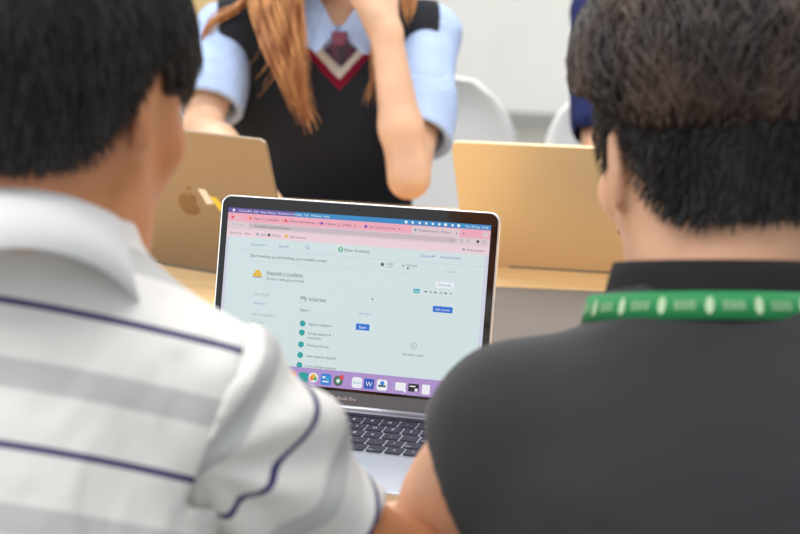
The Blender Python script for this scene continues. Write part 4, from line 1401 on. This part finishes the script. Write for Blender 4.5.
# =================================================== person in navy, beyond the right head
def navy_person():
    root = empty('person', (.52, 3.25, 0), 'person in a navy top across the table, mostly hidden behind the right-hand head', 'person')
    shR = at(604, 14, 3.22); shL = shR + np.array([.34, .0, 0])
    neck = (shR + shL) / 2 + np.array([0, 0, .055]); pel = np.array([neck[0], 3.30, .50])
    elR = at(602, 165, 3.12); wrR = at(640, 170, 2.90)
    elL = shL + np.array([.05, -.12, -.24]); wrL = elL + np.array([-.12, -.22, .0])
    R = frame(shR - shL, neck - pel)
    HR = head_frame(math.pi, .1); Hc = neck + np.array([0, -.03, .15])
    F = Field(np.array([.22, 2.62, .44]), np.array([.96, 3.46, 1.42]), .006)
    Lt = np.linalg.norm(neck - pel)
    secs = [(0, .150, .100, 0), (Lt * .3, .135, .092, 0), (Lt * .58, .148, .098, 0), (Lt * .76, .152, .090, 0), (Lt * .88, .115, .07, 0), (Lt * .98, .056, .052, 0)]
    F.loft(pel, R, secs, .03); head(F, Hc, HR, neck, .054)
    for s_, e_, w_ in ((shR, elR, wrR), (shL, elL, wrL)):
        F.cone(neck + (s_ - neck) * .25 - np.array([0, 0, .02]), s_, .042, .046, .05)
        F.chain([s_, s_ * .5 + e_ * .5, e_], [.046, .042, .036], .03); F.chain([e_, w_], [.036, .026], .02)
    hand(F, wrR, np.array([.1, -.9, -.1]), np.array([0, 0, -1.0]), .3, 1.0, 1)
    hand(F, wrL, np.array([-.1, -.9, -.1]), np.array([0, 0, -1.0]), .3, 1.0, -1)
    link_mesh('body', F.mesh('body'), M['skin_mid'], root, world=True)
    eyes(root, Hc, HR)
    F = Field(np.array([.22, 2.80, .46]), np.array([.96, 3.46, 1.22]), .006)
    F.loft(pel, R, secs, .03, inflate=.014)
    for s_, e_ in ((shR, elR), (shL, elL)):
        F.cone(neck + (s_ - neck) * .25 - np.array([0, 0, .02]), s_, .048, .054, .05)
        F.chain([s_, s_ * .28 + e_ * .72], [.056, .058], .03)
    wk = wrinkle(.004, 30, 33); F.func(lambda X, D: D + wk(X))
    for s_, e_ in ((shR, elR), (shL, elL)):
        d = unit(e_ - s_); F.cone(s_ * .4 + e_ * .6, e_, .045, .048, .003, 'sub')
    F.cone(neck - R[:, 2] * .03, neck + R[:, 2] * .2, .054, .054, .004, 'sub')
    F.plane(pel + R[:, 2] * .01, -R[:, 2])
    link_mesh('shirt', F.mesh('shirt'), M['navy'], root, world=True)
    off = (0, -.012, .032); zz = [(-.13, -.09), (-.05, -.08), (-.014, .002), (.012, .008), (.03, -.03), (.052, .0), (.085, .028), (.12, .058)]
    rg = np.random.RandomState(18)
    sh = hair_shell(Hc, HR, (.086, .108, .098), off, zz, res=.006); z = zl(zz)
    t1 = tufts(rg, Hc + HR @ np.array(off), HR, (.0865, .1085, .0985), 1200, lambda y: z(y) + .006, .05, .003, .045)
    V, Q = merge([sh, t1]); link_mesh('hair', np_mesh('hair', V, Q), M['hair_black'], root, world=True)
    legs(root, pel + [-.08, 0, -.01], pel + [.08, 0, -.01], np.array([pel[0] - .12, 2.88, .50]), np.array([pel[0] + .12, 2.88, .50]), np.array([pel[0] - .12, 2.92, .02]), np.array([pel[0] + .12, 2.92, .02]), M['trousers'])
navy_person()

# ------------------------------------------------------------------ white shell chairs across the table
def shell_chair(loc, rotz, label, w=.50, top=.86):
    """Faces -y. A rounded one-piece shell on four wooden legs."""
    r = empty('shell_chair', loc, label, 'chair', 'white moulded chairs across the table', rotz=rotz)
    nu, nv = 28, 26; V = []
    for j in range(nv + 1):
        t = j / nv
        # profile from front edge over the seat and up the back
        if t < .42:
            s = t / .42; y = -.20 + .40 * s; z = .455 - .030 * math.sin(math.pi * s) - .02 * (1 - s) ** 3; hw = w / 2 * (.84 + .16 * s)
        else:
            s = (t - .42) / .58; y = .20 + .10 * math.sin(s * math.pi / 2); z = .455 + (top - .455) * (s ** 1.05)
            hw = w / 2 * math.sqrt(max(0, 1 - max(0, (s - .45) / .55) ** 3.0)) ** 0.66
        for i in range(nu + 1):
            a = -1 + 2 * i / nu
            bend = .055 * abs(a) ** 2.6
            if t < .42: V.append((a * hw, y, z + bend * (.5 + t)))
            else: V.append((a * hw, y - 1.3 * bend * (1 - .3 * s), z))
    Q = [(j * (nu + 1) + i, j * (nu + 1) + i + 1, (j + 1) * (nu + 1) + i + 1, (j + 1) * (nu + 1) + i) for j in range(nv) for i in range(nu)]
    o = link_mesh('shell', np_mesh('shell', np.array(V), np.array(Q)), M['white_plastic'], r)
    md = o.modifiers.new('thick', 'SOLIDIFY'); md.thickness = .009
    for sx in (-1, 1):
        for sy in (-1, 1):
            bm = bmesh.new(); tube(bm, [(sx * .13, sy * .12, .425), (sx * .21, sy * .21, .0)], [.016, .011], 12)
            bm_obj('leg', bm, M['chair_wood'], r, True)
    bm = bmesh.new(); tube(bm, [(-.14, -.13, .395), (.14, .13, .395)], .006); tube(bm, [(.14, -.13, .395), (-.14, .13, .395)], .006)
    tube(bm, [(-.13, 0, .43), (.13, 0, .43)], .012)
    bm_obj('brace', bm, M['metal'], r, True)
    return r
ct = at(462, 68, 3.38)
shell_chair((-.085, 3.13, 0), math.radians(-6), 'white moulded chair behind the person in the black vest', w=.575, top=at(450, 66, 3.42)[2] + .006)
shell_chair((.575, 3.33, 0), math.radians(-6), 'white moulded chair behind the person in the navy top', w=.62, top=.845)
